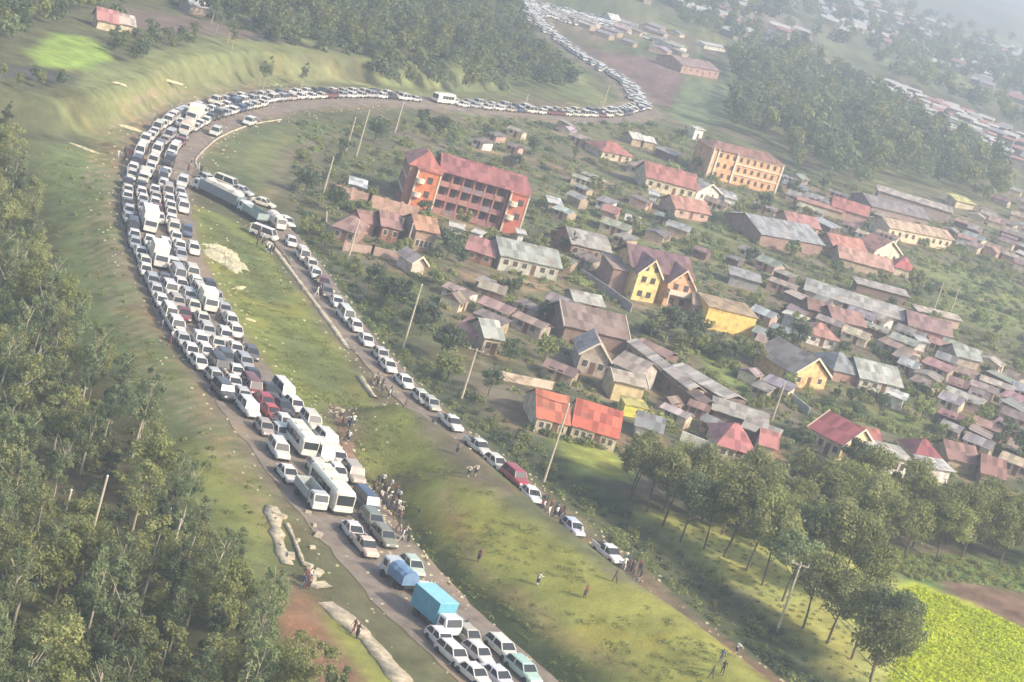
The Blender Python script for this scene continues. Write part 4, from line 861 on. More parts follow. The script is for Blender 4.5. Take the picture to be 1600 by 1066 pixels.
def apartments():
    a = gnd(672, 330); yaw = math.radians(12); rt = empty('apartment_block', a, yaw); tag(rt, 'orange three-storey apartment block with red roof and dark balconies', 'apartment block')
    Lm = 19.0; Ht = 8.6
    g = MB(); g.box(.01, Lm, 1.4, 10, -1, Ht - .01); g.build('wall', [M['wall']], rt, color=(.3, .14, .13))
    for k, z in enumerate((.1, 2.95, 5.8)):
        g = MB(); g.box(.02, Lm - 4.3, 0, 1.39, z - .18, z + .02); g.build('floor_slab', [M['wall']], rt, color=(.4, .2, .17))
        for i in range(6):
            x = .4 + i * 2.35
            g = MB(); g.box(x, x + 1.9, .0, .1, z + .03, z + .95); g.build('balcony_rail', [M['wall']], rt, color=random.choice([(.34, .17, .17), (.25, .2, .22), (.42, .22, .2)]))
            g = MB(); g.box(x + .4, x + 1.5, 1.34, 1.41, z + .3, z + 2.3); g.build('window', [M['darkw']], rt)
    for i in range(7):
        x = .1 + i * 2.35; g = MB(); g.box(x, x + .25, .0, .25, .03, Ht - .1); g.build('column', [M['wall']], rt, color=(.45, .22, .17))
    g = MB()
    for q in ([(-.5, -.8, Ht), (Lm + .3, -.8, Ht), (Lm - 1, 5, Ht + 2.7), (-.5, 5, Ht + 2.7)], [(-.5, 5, Ht + 2.7), (Lm - 1, 5, Ht + 2.7), (Lm + .3, 10.6, Ht), (-.5, 10.6, Ht)]): g.hexa(q, [(p[0], p[1], p[2] + .15) for p in q])
    g.build('roof', [M['roof']], rt, color=(.33, .13, .125))
    # left wing, its side wall looks left
    g = MB(); g.box(-6.8, 0, -2.2, 9.5, -1, Ht); w = g.build('left_wing', [M['wall']], rt, color=(.42, .2, .14))
    for z in (2.9, 5.8):
        g = MB(); g.box(-6.96, -6.81, -2.2, 9.4, z - .12, z + .12); g.build('floor_band', [M['trim']], w)
    for z in (.9, 3.8, 6.6):
        for i in range(4):
            y = -1.2 + i * 2.7; g = MB(); g.box(-6.87, -6.79, y, y + 1.2, z, z + 1.2); g.build('window', [M['darkw']], w)
    g = MB(); e = Ht + .002
    g.hexa([(-7.3, -2.6, e), (.3, -2.6, e), (.3, 10, e), (-7.3, 10, e)], [(-3.6, 1.4, e + 2.9), (-3.4, 1.4, e + 2.9), (-3.4, 6, e + 2.9), (-3.6, 6, e + 2.9)]); g.build('hip_roof', [M['roof']], w, color=(.42, .15, .12))
    tower(rt, -5.2, -.3, -3.6, -2.21, Ht - .2, (.66, .21, .1))
    tower(rt, Lm - 4.2, Lm - .2, -1.0, 1.39, Ht - .2, (.52, .16, .11))
    c = a + Vector((math.cos(yaw) * 6 - math.sin(yaw) * 4, math.sin(yaw) * 6 + math.cos(yaw) * 4, 0)); keep(c.x, c.y, 12); keep(a.x - 4, a.y + 2, 8)
apartments()
# ---- peach three-storey block
def peach():
    a = gnd(1100, 276); b = gnd(1210, 304); yaw = math.atan2(b.y - a.y, b.x - a.x); L = (b - a).length; Ht = 8.4
    rt = empty('apartment_block', a, yaw); tag(rt, 'peach and cream three-storey block with floor bands at the edge of the dark wood', 'apartment block')
    g = MB(); g.box(0, L, 0, 10, -1, Ht); g.build('wall', [M['wall']], rt, color=(.66, .38, .2))
    for z in (2.8, 5.6, 8.2):
        g = MB(); g.box(L * .36, L + .05, -.3, -.005, z - .16, z + .16); g.build('floor_band', [M['trim']], rt)
    for fx in (.02, .09, .35, .99): g = MB(); g.box(L * fx - .25, L * fx + .25, -.36, -.31 + .3, 0, Ht + .2); g.build('pilaster', [M['trim']], rt)
    for z in (.7, 3.5, 6.3):
        for i in range(9):
            x = L * (.13 + .095 * i); g = MB(); g.box(x - .45, x + .45, -.05, .02, z, z + 1.3); g.build('window', [M['darkw']], rt)
    g = MB(); g.hexa([(-.6, -.6, Ht), (L + .6, -.6, Ht), (L + .6, 10.6, Ht), (-.6, 10.6, Ht)], [(3, 4.8, Ht + 1.6), (L - 3, 4.8, Ht + 1.6), (L - 3, 5.2, Ht + 1.6), (3, 5.2, Ht + 1.6)]); g.build('roof', [M['roof']], rt, color=(.32, .17, .13))
    for q in (.25, .75): keep(a.x + (b.x - a.x) * q, a.y + (b.y - a.y) * q + 5, 8)
peach()
# ---- long diagonal sheds
def long_shed(l, r, D, rc, wc, label, he=2.6):
    a = unproj(*l, he); b = unproj(*r, he); dx, dy = b.x - a.x, b.y - a.y; L = math.hypot(dx, dy); yaw = math.atan2(dy, dx)
    rt = empty('long_shed', (a.x, a.y, h1(a.x, a.y)), yaw); tag(rt, label, 'shed'); g = MB(); g.box(.2, L - .2, -D / 2 + .3, D / 2 - .3, -1, he); g.build('wall', [M['wall']], rt, color=COLS[wc])
    g = MB()
    for q in ([(0, -D / 2, he - .1), (L, -D / 2, he - .1), (L, 0, he + .7), (0, 0, he + .7)], [(0, 0, he + .7), (L, 0, he + .7), (L, D / 2, he - .1), (0, D / 2, he - .1)]): g.hexa(q, [(p[0], p[1], p[2] + .1) for p in q])
    g.build('roof', [M['roof']], rt, color=rc)
    for k in range(int(L / 4)): keep(a.x + dx * (k + .5) * 4 / L, a.y + dy * (k + .5) * 4 / L, 3.2)
    for k in range(int(L / 3.2)): g = MB(); g.box(1 + k * 3.2, 2 + k * 3.2, -D / 2 + .22, -D / 2 + .3, .8, 1.8); g.build('opening', [M['darkw']], rt)
long_shed((992, 537), (1090, 612), 3.6, (.58, .5, .42), 'tan', 'long cream-roofed shed running steeply down towards the grove')
long_shed((1064, 572), (1152, 624), 5.6, (.5, .46, .4), 'brown', 'wide pale grey-roofed shed parallel to the long cream-roofed one')
long_shed((1000, 536), (1052, 560), 5, (.34, .22, .18), 'brown', 'short rust-brown roofed shed at the head of the cream-roofed one')
long_shed((1040, 575), (1112, 630), 3.4, (.26, .19, .16), 'brown', 'dark brown roofed shed squeezed between the two long pale ones')
# ---- brick wall, boundary walls
def wall_line(name, pts, ht, th, wc, label, piers=0):
    P = [gnd(*p) for p in pts]; rt = empty(name, P[0]); tag(rt, label, 'wall')
    for i in range(len(P) - 1):
        a = P[i] - P[0]; b = P[i + 1] - P[0]; d = (b - a).normalized(); n = Vector((-d.y, d.x, 0)) * th
        g = MB(); g.hexa([a - n - Vector((0, 0, .6)), b - n - Vector((0, 0, .6)), b + n - Vector((0, 0, .6)), a + n - Vector((0, 0, .6))], [a - n + Vector((0, 0, ht)), b - n + Vector((0, 0, ht)), b + n + Vector((0, 0, ht)), a + n + Vector((0, 0, ht))]); g.build('panel', [M['wall']], rt, color=wc)
        m_ = int((b - a).length / piers) if piers else 0
        for k in range(m_ + 1 if piers else 0):
            c = a.lerp(b, k / max(1, m_)); g = MB(); g.box(c.x - .25, c.x + .25, c.y - .25, c.y + .25, c.z - .4, c.z + ht + .25); g.build('pier', [M['wall']], rt, color=tuple(min(1, q * 1.3) for q in wc))
wall_line('boundary_wall', [(519, 306), (575, 322), (648, 342)], 2.4, .12, (.5, .32, .25), 'brick-pink boundary wall with piers in front of the apartment block', 3.0)
wall_line('boundary_wall', [(507, 345), (506, 362), (525, 374), (556, 382)], 1.8, .12, (.55, .43, .34), 'curved tan boundary wall round the rusty-red low house')
wall_line('boundary_wall', [(537, 392), (580, 398), (634, 410)], 1.6, .12, (.42, .3, .24), 'low pinkish-brown wall below the pink-red roof', 4)
wall_line('boundary_wall', [(905, 432), (945, 458), (985, 488)], 1.6, .12, (.38, .33, .3), 'grey boundary wall running down to the yellow twin-gabled house')
wall_line('boundary_wall', [(778, 592), (820, 601), (862, 609)], 1.3, .14, (.62, .5, .38), 'cream-topped boundary wall above the orange-red roofs')
wall_line('boundary_wall', [(1062, 688), (1120, 711)], 1.5, .2, (.72, .7, .58), 'bright white wall between the grey shed and the pink hip roof')
wall_line('boundary_wall', [(1215, 612), (1262, 650)], 1.5, .12, (.4, .4, .36), 'grey-green boundary wall leading to the crimson roof')
# ---- many more small roofs of the town, placed by region
SM = ['white', 'lgrey', 'grey', 'pink', 'salmon', 'rust', 'brown', 'mint', 'cream', 'beige', 'crimson', 'tan']
FT = MB()
FTM = [mat('far_roof_pale', (.46, .45, .42), var=.2), mat('far_roof_grey', (.25, .25, .26), var=.2), mat('far_roof_pink', (.36, .2, .18), var=.2), mat('far_wall', (.25, .22, .18), var=.2)]
def far_town(poly, n, size, seed):
    rr = random.Random(seed); pts = scatter(poly, size[0] * 1.1, seed); rr.shuffle(pts)
    for x, y in pts[:n]:
        z = h1(x, y); L, D, he = rr.uniform(*size), rr.uniform(size[0], size[1]) * .7, rr.uniform(2.5, 4.5); a = -.3 + rr.gauss(0, .2); c, s_ = math.cos(a), math.sin(a)
        T = lambda u, v, w: (x + u * c - v * s_, y + u * s_ + v * c, z + w); h, w = L / 2, D / 2; mi = rr.choice([0, 0, 0, 1, 2])
        FT.hexa([T(-h, -w, -2), T(h, -w, -2), T(h, w, -2), T(-h, w, -2)], [T(-h, -w, he), T(h, -w, he), T(h, w, he), T(-h, w, he)], 3)
        FT.hexa([T(-h - .5, -w - .5, he + .02), T(h + .5, -w - .5, he + .02), T(h + .5, w + .5, he + .02), T(-h - .5, w + .5, he + .02)], [T(-h - .5, -.1, he + D * .25), T(h + .5, -.1, he + D * .25), T(h + .5, .1, he + D * .25), T(-h - .5, .1, he + D * .25)], mi)
def fill_houses(poly, n, size=(4, 9), seed=1, group=None, yaw0=-.36, mind=1.0, pal=SM, where='', lite=False):
    rr = random.Random(seed); xs = [p[0] for p in poly]; ys = [p[1] for p in poly]; k = 0; tries = 0
    P = np.array(poly)
    while k < n and tries < n * 40:
        tries += 1; px, py = rr.uniform(min(xs), max(xs)), rr.uniform(min(ys), max(ys))
        if not inside(np.array([px]), np.array([py]), poly)[0]: continue
        p = gnd(px, py); L = rr.uniform(*size); D = rr.uniform(size[0], size[0] * .4 + size[1] * .6)
        if any((p.x - a) ** 2 + (p.y - b) ** 2 < (r * .8 + L * .6 * mind) ** 2 for a, b, r in FOOT): continue
        if float(seg_dist(np.array([p.x]), np.array([p.y]), RB)[0]) < 9: continue
        col = rr.choice(pal); rc = fade(tuple(c * rr.uniform(.75, 1.1) for c in COLS[col]), .45); wc = COLS[rr.choice(['tan', 'brown', 'beige', 'cream', 'white', 'pinkw'])]
        yaw = yaw0 + rr.gauss(0, .12) + (PI / 2 if rr.random() < .2 else 0); rt = empty('small_house', p, yaw); k += 1
        lab = uniq(f"{dict(lgrey='pale grey', pinkw='pinkish').get(col, col)} roofed {'hut' if L < 6 else 'house'} {side(p.x, p.y)} {near(p.x, p.y)}{where}", 'x'); tag(rt, ' '.join(lab.split()[:16]), 'house', group)
        he = rr.uniform(1.5, 2.1); ri = rr.uniform(.5, 1.3); h, w = L / 2, D / 2
        g = MB(); g.box(-h + .3, h - .3, -w + .3, w - .3, -.8, he); g.build('wall', [M['wall']], rt, color=wc); g = MB(); e = he - .08
        if rr.random() < .55:
            for q in ([(-h, -w, e), (h, -w, e), (h, 0, e + ri), (-h, 0, e + ri)], [(-h, 0, e + ri), (h, 0, e + ri), (h, w, e), (-h, w, e)]): g.hexa(q, [(v[0], v[1], v[2] + .1) for v in q])
            g.v += [(-h + .3, -w + .3, he), (-h + .3, w - .3, he), (-h + .3, 0, he + ri * .85), (h - .3, -w + .3, he), (h - .3, w - .3, he), (h - .3, 0, he + ri * .85)]; kk = len(g.v) - 6; g.f += [(kk, kk + 2, kk + 1), (kk + 3, kk + 4, kk + 5)]; g.m += [0, 0]
        else: g.hexa([(-h, -w, e + .1), (h, -w, e + .1), (h, w, e + ri * .6), (-h, w, e + ri * .6)], [(-h, -w, e + .2), (h, -w, e + .2), (h, w, e + ri * .6 + .1), (-h, w, e + ri * .6 + .1)])
        g.build('roof', [M['roof']], rt, color=rc)
        if not lite:
            for s in range(2 if L > 6 else 1):
                x = -h * .4 + s * h * .8; g = MB(); g.box(x - .45, x + .45, -w + .24, -w + .31, .9, 1.9); g.build('window', [M['darkw']], rt)
            g = MB(); g.box(-.05, .75, -w + .24, -w + .31, 0, 2.0) if L <= 6 else g.box(-.4, .4, -w + .24, -w + .31, 0, 2.0); g.build('door', [M['door']], rt)
        keep(p.x, p.y, math.hypot(L, D) / 2 * .9)
TG = 'small houses and sheds of the town'
fill_houses([(690, 230), (900, 200), (960, 330), (1000, 400), (880, 440), (860, 360), (840, 280)], 18, (3.5, 7), 5, TG, pal=['white', 'lgrey', 'brown', 'tan', 'beige', 'rust', 'lgrey'])
fill_houses([(960, 250), (1200, 320), (1250, 420), (1240, 560), (1080, 420), (1000, 380)], 16, (3.5, 7), 6, TG, pal=['white', 'lgrey', 'brown', 'tan', 'rust', 'grey'])
fill_houses([(690, 430), (900, 480), (900, 600), (820, 590), (700, 510)], 10, (3.5, 6.5), 7, TG, pal=['brown', 'tan', 'grey', 'rust', 'beige'])
fill_houses([(1210, 440), (1420, 500), (1600, 600), (1600, 760), (1480, 680), (1400, 560), (1230, 500)], 42, (4, 9), 8, TG)
fill_houses([(1220, 280), (1300, 290), (1500, 370), (1430, 390), (1240, 360)], 14, (4, 9), 9, TG)
fill_houses([(1490, 290), (1660, 300), (1660, 480), (1560, 430), (1480, 380)], 44, (4, 9), 10, TG, mind=.7, lite=True)
fill_houses([(1000, 625), (1100, 640), (1110, 680), (1040, 660)], 4, (3, 6), 12, TG)
fill_houses([(1050, 520), (1240, 540), (1250, 640), (1180, 620)], 5, (3, 6), 13, TG)
FGp = 'far pale houses in the haze'
fill_houses([(830, 15), (1060, 50), (1080, 95), (960, 70)], 22, (5, 12), 21, FGp, pal=['white', 'lgrey', 'cream', 'beige'], lite=True, mind=.6)
FTL = [([(1270, 105), (1420, 145), (1620, 225), (1620, 275), (1540, 250), (1380, 175)], 150, (3.5, 7.5), 22), ([(1230, 0), (1340, 0), (1620, 95), (1620, 185), (1500, 120), (1310, 60)], 170, (7, 14), 23), ([(1040, 5), (1260, 60), (1240, 90), (1140, 60)], 30, (6, 14), 24), ([(900, -10), (1230, -5), (1240, 25), (1000, 12)], 40, (7, 13), 25)]

# ---- pale spoil heaps, slabs and banners on the grass
def heap(px, py, L, W, Ht, ang, label, cat='heap'):
    p = gnd(px, py); n = 40; V = []; rings = 7
    for i in range(rings):
        f = i / (rings - 1)
        for k in range(n):
            t = 2 * PI * k / n; rr = (1 - f) * (1 + .28 * (vnoise(np.array([math.cos(t) * 2 + px]), np.array([math.sin(t) * 2 + py]))[0] - .5) * 2)
            jg = 1 + .3 * (random.random() - .5); V.append((math.cos(t) * L * rr * jg, math.sin(t) * W * rr * jg, -.12 + Ht * .6 * (1 - (1 - f) ** 2) + .22 * random.random() * (0 < f < 1)))
    g = MB(); g.v = V
    for i in range(rings - 1):
        for k in range(n): j = (k + 1) % n; g.f.append((i * n + k, i * n + j, (i + 1) * n + j, (i + 1) * n + k)); g.m.append(0)
    o = g.build('spoil_heap', [M['litter']]); o.location = p; o.rotation_euler = (0, 0, ang); tag(o, label, cat)
heap(350, 402, 7.2, 3.2, .6, -1.15, 'big pale cream heap of spoil on the grass between the roads')
heap(340, 387, 2.6, 2.0, .4, .3, 'small cream heap at the upper end of the big pale heap')
heap(205, 201, 2.4, 1.2, .5, 0, 'oval cream slab on the slope outside the bend')
heap(138, 235, 5.0, .6, .5, -.25, 'long cream slab by the wood edge outside the bend')
heap(266, 110, 3.2, .7, .5, .4, 'bright slab on the terrace above the bend')
heap(186, 131, 1.4, .6, .4, .3, 'small bright slab left on the terrace')
heap(374, 450, .5, 2.2, .3, -.3, 'thin bright curved strip on the grass below the big heap')
heap(390, 500, .9, .5, .3, 0, 'tiny pale lump on the grass below the curved strip')
heap(510, 703, 1.6, .55, .35, .1, 'pale oval lump beside the cream minibus')
def kerb(name, pts, w, ht, label, mt='concrete', cat='kerb', closed=False):
    line = catmull([tuple(gnd(*p))[:2] for p in pts], .8); P = np.array(line); T = np.gradient(P, axis=0); T /= np.linalg.norm(T, axis=1)[:, None]; Nn = np.stack([-T[:, 1], T[:, 0]], 1)
    jit = 1 + .9 * (vnoise(P[:, 0] * .8, P[:, 1] * .8) - .5); z = H(P[:, 0], P[:, 1]); V = []
    for s, zz in ((-1, -.3), (-1, ht), (1, ht), (1, -.3)):
        q = P + Nn * (s * w * jit)[:, None]; V.append(np.stack([q[:, 0], q[:, 1], z + zz], 1))
    n = len(P); V = np.concatenate(V); I = np.arange(4 * n).reshape(4, n); Qd = np.concatenate([np.stack([I[k, :-1], I[(k + 1) % 4, :-1], I[(k + 1) % 4, 1:], I[k, 1:]], -1) for k in range(4)])
    o = link(name, mesh_np(name, V, Qd, [M[mt]])); tag(o, label, cat) if label else tag(o, kind='structure'); return o
kerb('kerb', [(308, 262), (306, 250), (322, 232), (345, 214), (390, 196), (440, 187)], .15, .2, 'pale kerb line on the inner side of the top bend')
kerb('kerb', [(405, 362), (425, 385), (452, 420), (480, 458), (520, 512), (545, 548)], .38, .18, 'broken pale concrete edge along the left side of the side road')
kerb('kerb', [(562, 590), (572, 605), (586, 625)], .35, .35, 'short pale broken kerb piece beside the side road')
kerb('kerb', [(600, 636), (625, 650), (650, 661), (700, 690)], .2, .25, 'thin pale kerb on the grass left of the side road')
kerb('drain', [(424, 792), (436, 850), (450, 885)], .75, .14, 'crumbling pale concrete drain left of the lower road, upper piece', cat='drain')
kerb('drain', [(492, 912), (508, 922)], 1.2, .25, 'square pale concrete block of the broken drain', cat='drain')
kerb('drain', [(508, 942), (545, 972), (575, 1000), (600, 1030), (640, 1080)], 1.15, .1, 'long pale concrete apron beside the bright grass strip', cat='drain')
kerb('drain', [(448, 820), (462, 852), (476, 890)], .2, .25, 'thin pale rim right of the crumbling drain', cat='drain')
for k in range(14):
    px_, py_ = 430 + random.random() * 70, 800 + random.random() * 110; g = MB(); s = random.uniform(.3, .8); g.box(-s, s, -s * .6, s * .6, -.2, .35, 0, .08, .08); o = g.build('rubble_slab', [M['concrete']]); o.location = gnd(px_ + (py_ - 800) * .35 - 15, py_); o.rotation_euler = (random.uniform(-.15, .15), random.uniform(-.15, .15), random.random() * 3)
    tag(o, 'pale broken concrete slab lying by the crumbling drain', 'slab', 'broken slabs by the drain')

def litter():
    g = MB(); rr = random.Random(4)
    spots = [(RA, 7.2, 900), (RB, 3.8, 420), (RE, 1.5, 260)]
    for line, off, n in spots:
        P = np.array(line)
        for _ in range(n):
            i = rr.randrange(len(P)); x = P[i][0] + rr.gauss(0, 1.2) + rr.choice([-1, 1]) * off * rr.uniform(.8, 1.5); y = P[i][1] + rr.gauss(0, 2.5)
            if y < 150: continue
            s_ = rr.uniform(.06, .28); z = h1(x, y) + .02; a = rr.random() * 3; c, d = math.cos(a) * s_, math.sin(a) * s_
            g.hexa([(x - c, y - d, z - .1), (x + d, y - c, z - .1), (x + c, y + d, z - .1), (x - d, y + c, z - .1)], [(x - c, y - d, z + .08), (x + d, y - c, z + .12), (x + c * .8, y + d, z + .1), (x - d, y + c, z + .06)])
    tag(g.build('litter', [M['litter']]), 'pale litter and stones strewn along the road shoulders', 'litter', kind='stuff')
litter()
# ------------------------------------------------------------------ poles and wires
def pole(base, top, label, arm=False, white=False):
    p = gnd(*base); ln = math.hypot(base[0] - top[0], base[1] - top[1]); hgt = ln / (pxm(*base) * .965)
    o = empty('utility_pole', p); tag(o, label, 'utility pole'); g = MB(); g.tube((0, 0, -.5), (0, 0, hgt), .19, .12, 10); g.build('pole', [M['trim'] if white else M['polewood']], o)
    if arm:
        g = MB(); g.box(-1.1, 1.1, -.06, .06, hgt - .35, hgt - .2); c = g.build('crossarm', [M['polewood']], o)
        for x in (-1, 0, 1): g = MB(); g.tube((x, 0, hgt - .2), (x, 0, hgt + .05), .05, .07, 6); g.build('insulator', [M['lamp']], c)
    else:
        g = MB(); g.tube((0, 0, hgt), (0, 0, hgt + .12), .15, .03, 10); g.build('cap', [M['lamp']], o)
    return p + Vector((0, 0, hgt - .1))
t0_ = pole((629, 545), (656, 443), 'tall pole right of the side road below the brick wall')
t1_ = pole((721, 623), (745, 544), 'pole with a crossarm in the bushes right of the side road', True)
t2_ = pole((850, 752), (897, 632), 'leaning-looking tall pole in front of the orange-red roofs')
pole((1206, 657), (1227, 598), 'pole left of the crimson roof')
t3_ = pole((1212, 990), (1249, 878), 'pale pole with a crossarm standing in front of the grove', True)
pole((83, 873), (116, 755), 'left one of two tall bare poles in the wood clearing')
pole((129, 888), (179, 732), 'right, taller one of two bare poles in the wood clearing')
pole((157, 1066), (177, 1012), 'short pole cut by the bottom edge in the wood')
pole((270, 858), (281, 808), 'short white pole at the edge of the lower wood', white=True)
pole((25, 556), (32, 510), 'short pole in the wood near the left edge')
pole((539, 242), (553, 185), 'slanting-looking pole left of the apartment block, left of a pair')
pole((556, 246), (559, 172), 'upright pole left of the apartment block, right of a pair')
pole((504, 306), (516, 246), 'pole by the gully left of the white roofed grey hut')
pole((617, 207), (630, 162), 'pole at the top straight above the apartment block')
pole((545, 400), (561, 345), 'pole by the curved tan wall')
pole((633, 392), (643, 350), 'pole below the pink-red roof')
pole((942, 166), (948, 132), 'pole on the grass beyond the far straight')
pole((820, 166), (822, 148), 'short pole beyond the far straight')
pole((1457, 490), (1460, 440), 'thin pole in the town right of the salmon roofs')
pole((1486, 486), (1489, 452), 'second thin pole in the town right of the salmon roofs')
pole((1238, 352), (1243, 330), 'thin pole above the long blue-grey roof')
def wires(a, b, label, n=3, gap=.9):
    rt = empty('power_line', a); tag(rt, label, 'power line')
    d = (b - a).normalized(); s = Vector((-d.y, d.x, 0)).normalized()
    for k in range(n):
        g = MB(); o = s * ((k - (n - 1) / 2) * gap); pr = None
        for i in range(13):
            t = i / 12; q = (b - a) * t + o; q.z -= 1.4 * 4 * t * (1 - t)
            if pr is not None: g.tube(pr, q, .035, .035, 4)
            pr = q
        g.build('wire', [M['wire']], rt)
wires(t3_, unproj(1480, 1100, t3_.z - 2), 'power line running down right from the pale crossarm pole')
wires(t0_, t1_, 'power line between the tall pole by the brick wall and the crossarm pole', 2)
wires(t1_, t2_, 'power line between the crossarm pole and the tall pole by the orange-red roofs', 2)
print('objs', len(bpy.data.objects))

# ------------------------------------------------------------------ plants
def leaf_quads(cent, nrm_src, size, rng, asp=.6):
    n = len(cent); a = rng.normal(size=(n, 3)); a /= np.linalg.norm(a, axis=1)[:, None]
    nr = nrm_src + .55 * rng.normal(size=(n, 3)); nr /= np.linalg.norm(nr, axis=1)[:, None] + 1e-9
    u = np.cross(nr, a); u /= np.linalg.norm(u, axis=1)[:, None] + 1e-9; w = np.cross(nr, u)
    s = size * rng.uniform(.6, 1.35, (n, 1)); u = u * s; w = w * s * asp
    V = np.stack([cent - u - w * .4, cent + u * .2 - w, cent + u + w * .3, cent - u * .1 + w], 1).reshape(-1, 3)
    return V, np.arange(4 * n).reshape(n, 4)
def crown_pts(rng, R, zc, zh, nl, per, lobe=.42, top=0):
    # lobes scattered in an uneven envelope, leaves on and inside each lobe
    C = []; Nn = []
    for k in range(nl):
        d = rng.normal(size=3); d /= np.linalg.norm(d); r = rng.uniform(.35, 1.0) ** .6
        c = np.array([d[0] * R * r * rng.uniform(.6, 1), d[1] * R * r * rng.uniform(.6, 1), zc + d[2] * zh * r * .85]); lr = R * lobe * rng.uniform(.6, 1.25)
        if top: taper = 1 - top * max(0, (c[2] - zc) / zh); c[:2] *= taper; lr *= max(.35, taper)
        q = rng.normal(size=(per, 3)); q /= np.linalg.norm(q, axis=1)[:, None]; rad = rng.uniform(.55, 1.05, (per, 1))
        pts = c + q * rad * lr * np.array([1, 1, .8]); C.append(pts); Nn.append(q + np.array([0, 0, .35]))
    return np.concatenate(C), np.concatenate(Nn)
def trunk_mb(rng, hgt, R, r0, lean=.0, limbs=6, base=.35):
    g = MB(); pts = [Vector((0, 0, -.6))]
    for i in range(1, 5): pts.append(Vector((lean * i / 4 * hgt * .3 + rng.uniform(-.12, .12), rng.uniform(-.12, .12), hgt * .8 * i / 4)))
    for i in range(4): g.tube(pts[i], pts[i + 1], r0 * (1 - i * .2), r0 * (1 - (i + 1) * .2), 7)
    for k in range(limbs):
        t = rng.uniform(base, .95); i = min(3, int(t * 4)); s = pts[i].lerp(pts[i + 1], t * 4 - i); a = rng.uniform(0, 2 * PI)
        e = s + Vector((math.cos(a) * R * .7, math.sin(a) * R * .7, hgt * rng.uniform(.12, .25))); g.tube(s, e, r0 * .38, r0 * .1, 5)
    return g
TREES = {}
def make_tree(key, hgt, R, zc, zh, nl, per, ls, leaf, r0=.16, top=0, lean=0, limbs=6, lobe=.42, seed=0):
    rng = np.random.default_rng(seed + 100); P, Nn = crown_pts(rng, R, zc, zh, nl, per, lobe, top); V, Qd = leaf_quads(P, Nn, ls, rng)
    cm = mesh_np('crown_leaves', V, Qd, [M[leaf]]); tm = trunk_mb(rng, hgt, R, r0, lean, limbs).mesh('trunk', [M['barkpale' if key.startswith('gum') or key.startswith('wattle') else 'bark']]); TREES[key] = (tm, cm, hgt, R, V, Qd)
for i in range(3): make_tree(f'wattle{i}', 8.4, 2.5, 5.6, 3.2, 22, 125, .135, 'leafC', seed=i, lobe=.34)
for i in range(3): make_tree(f'gum{i}', 10.5, 2.1, 7.0, 4.0, 24, 110, .13, 'leafB', seed=10 + i, top=.5, lobe=.36)
for i in range(2): make_tree(f'mixed{i}', 7.0, 2.8, 4.6, 2.6, 18, 140, .16, 'leafA', seed=20 + i)
for i in range(2): make_tree(f'cypress{i}', 9.0, 1.6, 5.2, 4.2, 20, 120, .14, 'leafD', seed=30 + i, top=.7, lobe=.42)
for i in range(4): make_tree(f'grove{i}', 10.5, 3.6, 7.6, 3.3, 28, 170, .185, ['leafA', 'leafC', 'leafB', 'leafA'][i], seed=40 + i, lean=(.25, -.2, .1, .3)[i], limbs=9, lobe=.38, r0=.17)
for i in range(3): make_tree(f'village{i}', 4.6, 2.1, 3.0, 1.7, 11, 80, .22, ['leafD', 'leafA', 'leafE'][i], seed=50 + i, r0=.12)
def tree(key, p, sc, label, group, name='tree', rz=None):
    tm, cm = TREES[key][:2]; o = empty(name, p, random.uniform(0, 2 * PI) if rz is None else rz); o.scale = (sc * random.uniform(.9, 1.1), sc * random.uniform(.9, 1.1), sc * random.uniform(.88, 1.15))
    tag(o, label, 'tree', group); link('trunk', tm, o); link('crown', cm, o); return o
def scatter(poly_px, spacing, seed, edge=0, world=False):
    rr = random.Random(seed); pl = poly_px if world else gflat(poly_px); xs = [a for a, _ in pl]; ys = [b for _, b in pl]; out = []
    area = (max(xs) - min(xs)) * (max(ys) - min(ys)); cellsz = spacing; g = {}
    N_ = int(area / spacing ** 2 * 6); X = np.array([rr.uniform(min(xs), max(xs)) for _ in range(N_)]); Y = np.array([rr.uniform(min(ys), max(ys)) for _ in range(N_)]); ok = inside(X, Y, pl)
    for x, y in zip(X[ok], Y[ok]):
        i, j = int(x // cellsz), int(y // cellsz)
        if any((x - a) ** 2 + (y - b) ** 2 < spacing ** 2 for di in (-1, 0, 1) for dj in (-1, 0, 1) for a, b in g.get((i + di, j + dj), ())): continue
        g.setdefault((i, j), []).append((x, y)); out.append((x, y))
    return out
def heightsA(pts): a = np.array(pts); return H(a[:, 0], a[:, 1])
WOOD = [(-140, 225), (-10, 262), (45, 360), (66, 480), (140, 610), (215, 690), (262, 780), (320, 880), (385, 960), (430, 1040), (500, 1150), (500, 1290), (-250, 1290), (-300, 500)]
wp = scatter(WOOD, 3.55, 3); wz = heightsA(wp); cand = []
CL = [gnd(110, 830), gnd(150, 800), gnd(60, 760)]
for (x, y), z in zip(wp, wz):
    px_, py_, w_ = pix((x, y, z + 5))
    if -60 < px_ < 700 and py_ < 1150 and not any((x - c.x) ** 2 + (y - c.y) ** 2 < 16 for c in CL): cand.append((w_, x, y, z))
cand.sort(); random.seed(5)
WT = [('wattle0', 'olive-green'), ('wattle1', 'olive-green'), ('wattle2', 'yellowish'), ('gum0', 'grey-green'), ('gum1', 'grey-green'), ('gum2', 'tall grey-green'), ('gum1', 'grey-green'), ('mixed0', 'mid green'), ('mixed1', 'mid green'), ('cypress0', 'dark pointed'), ('cypress1', 'dark pointed')]
def wood_label(px, py): return 'lower left corner' if py > 800 and px < 220 else 'lower wood edge by the crumbling drain' if py > 800 else 'middle of the left wood' if py > 520 else 'upper part of the left wood'
rest = []
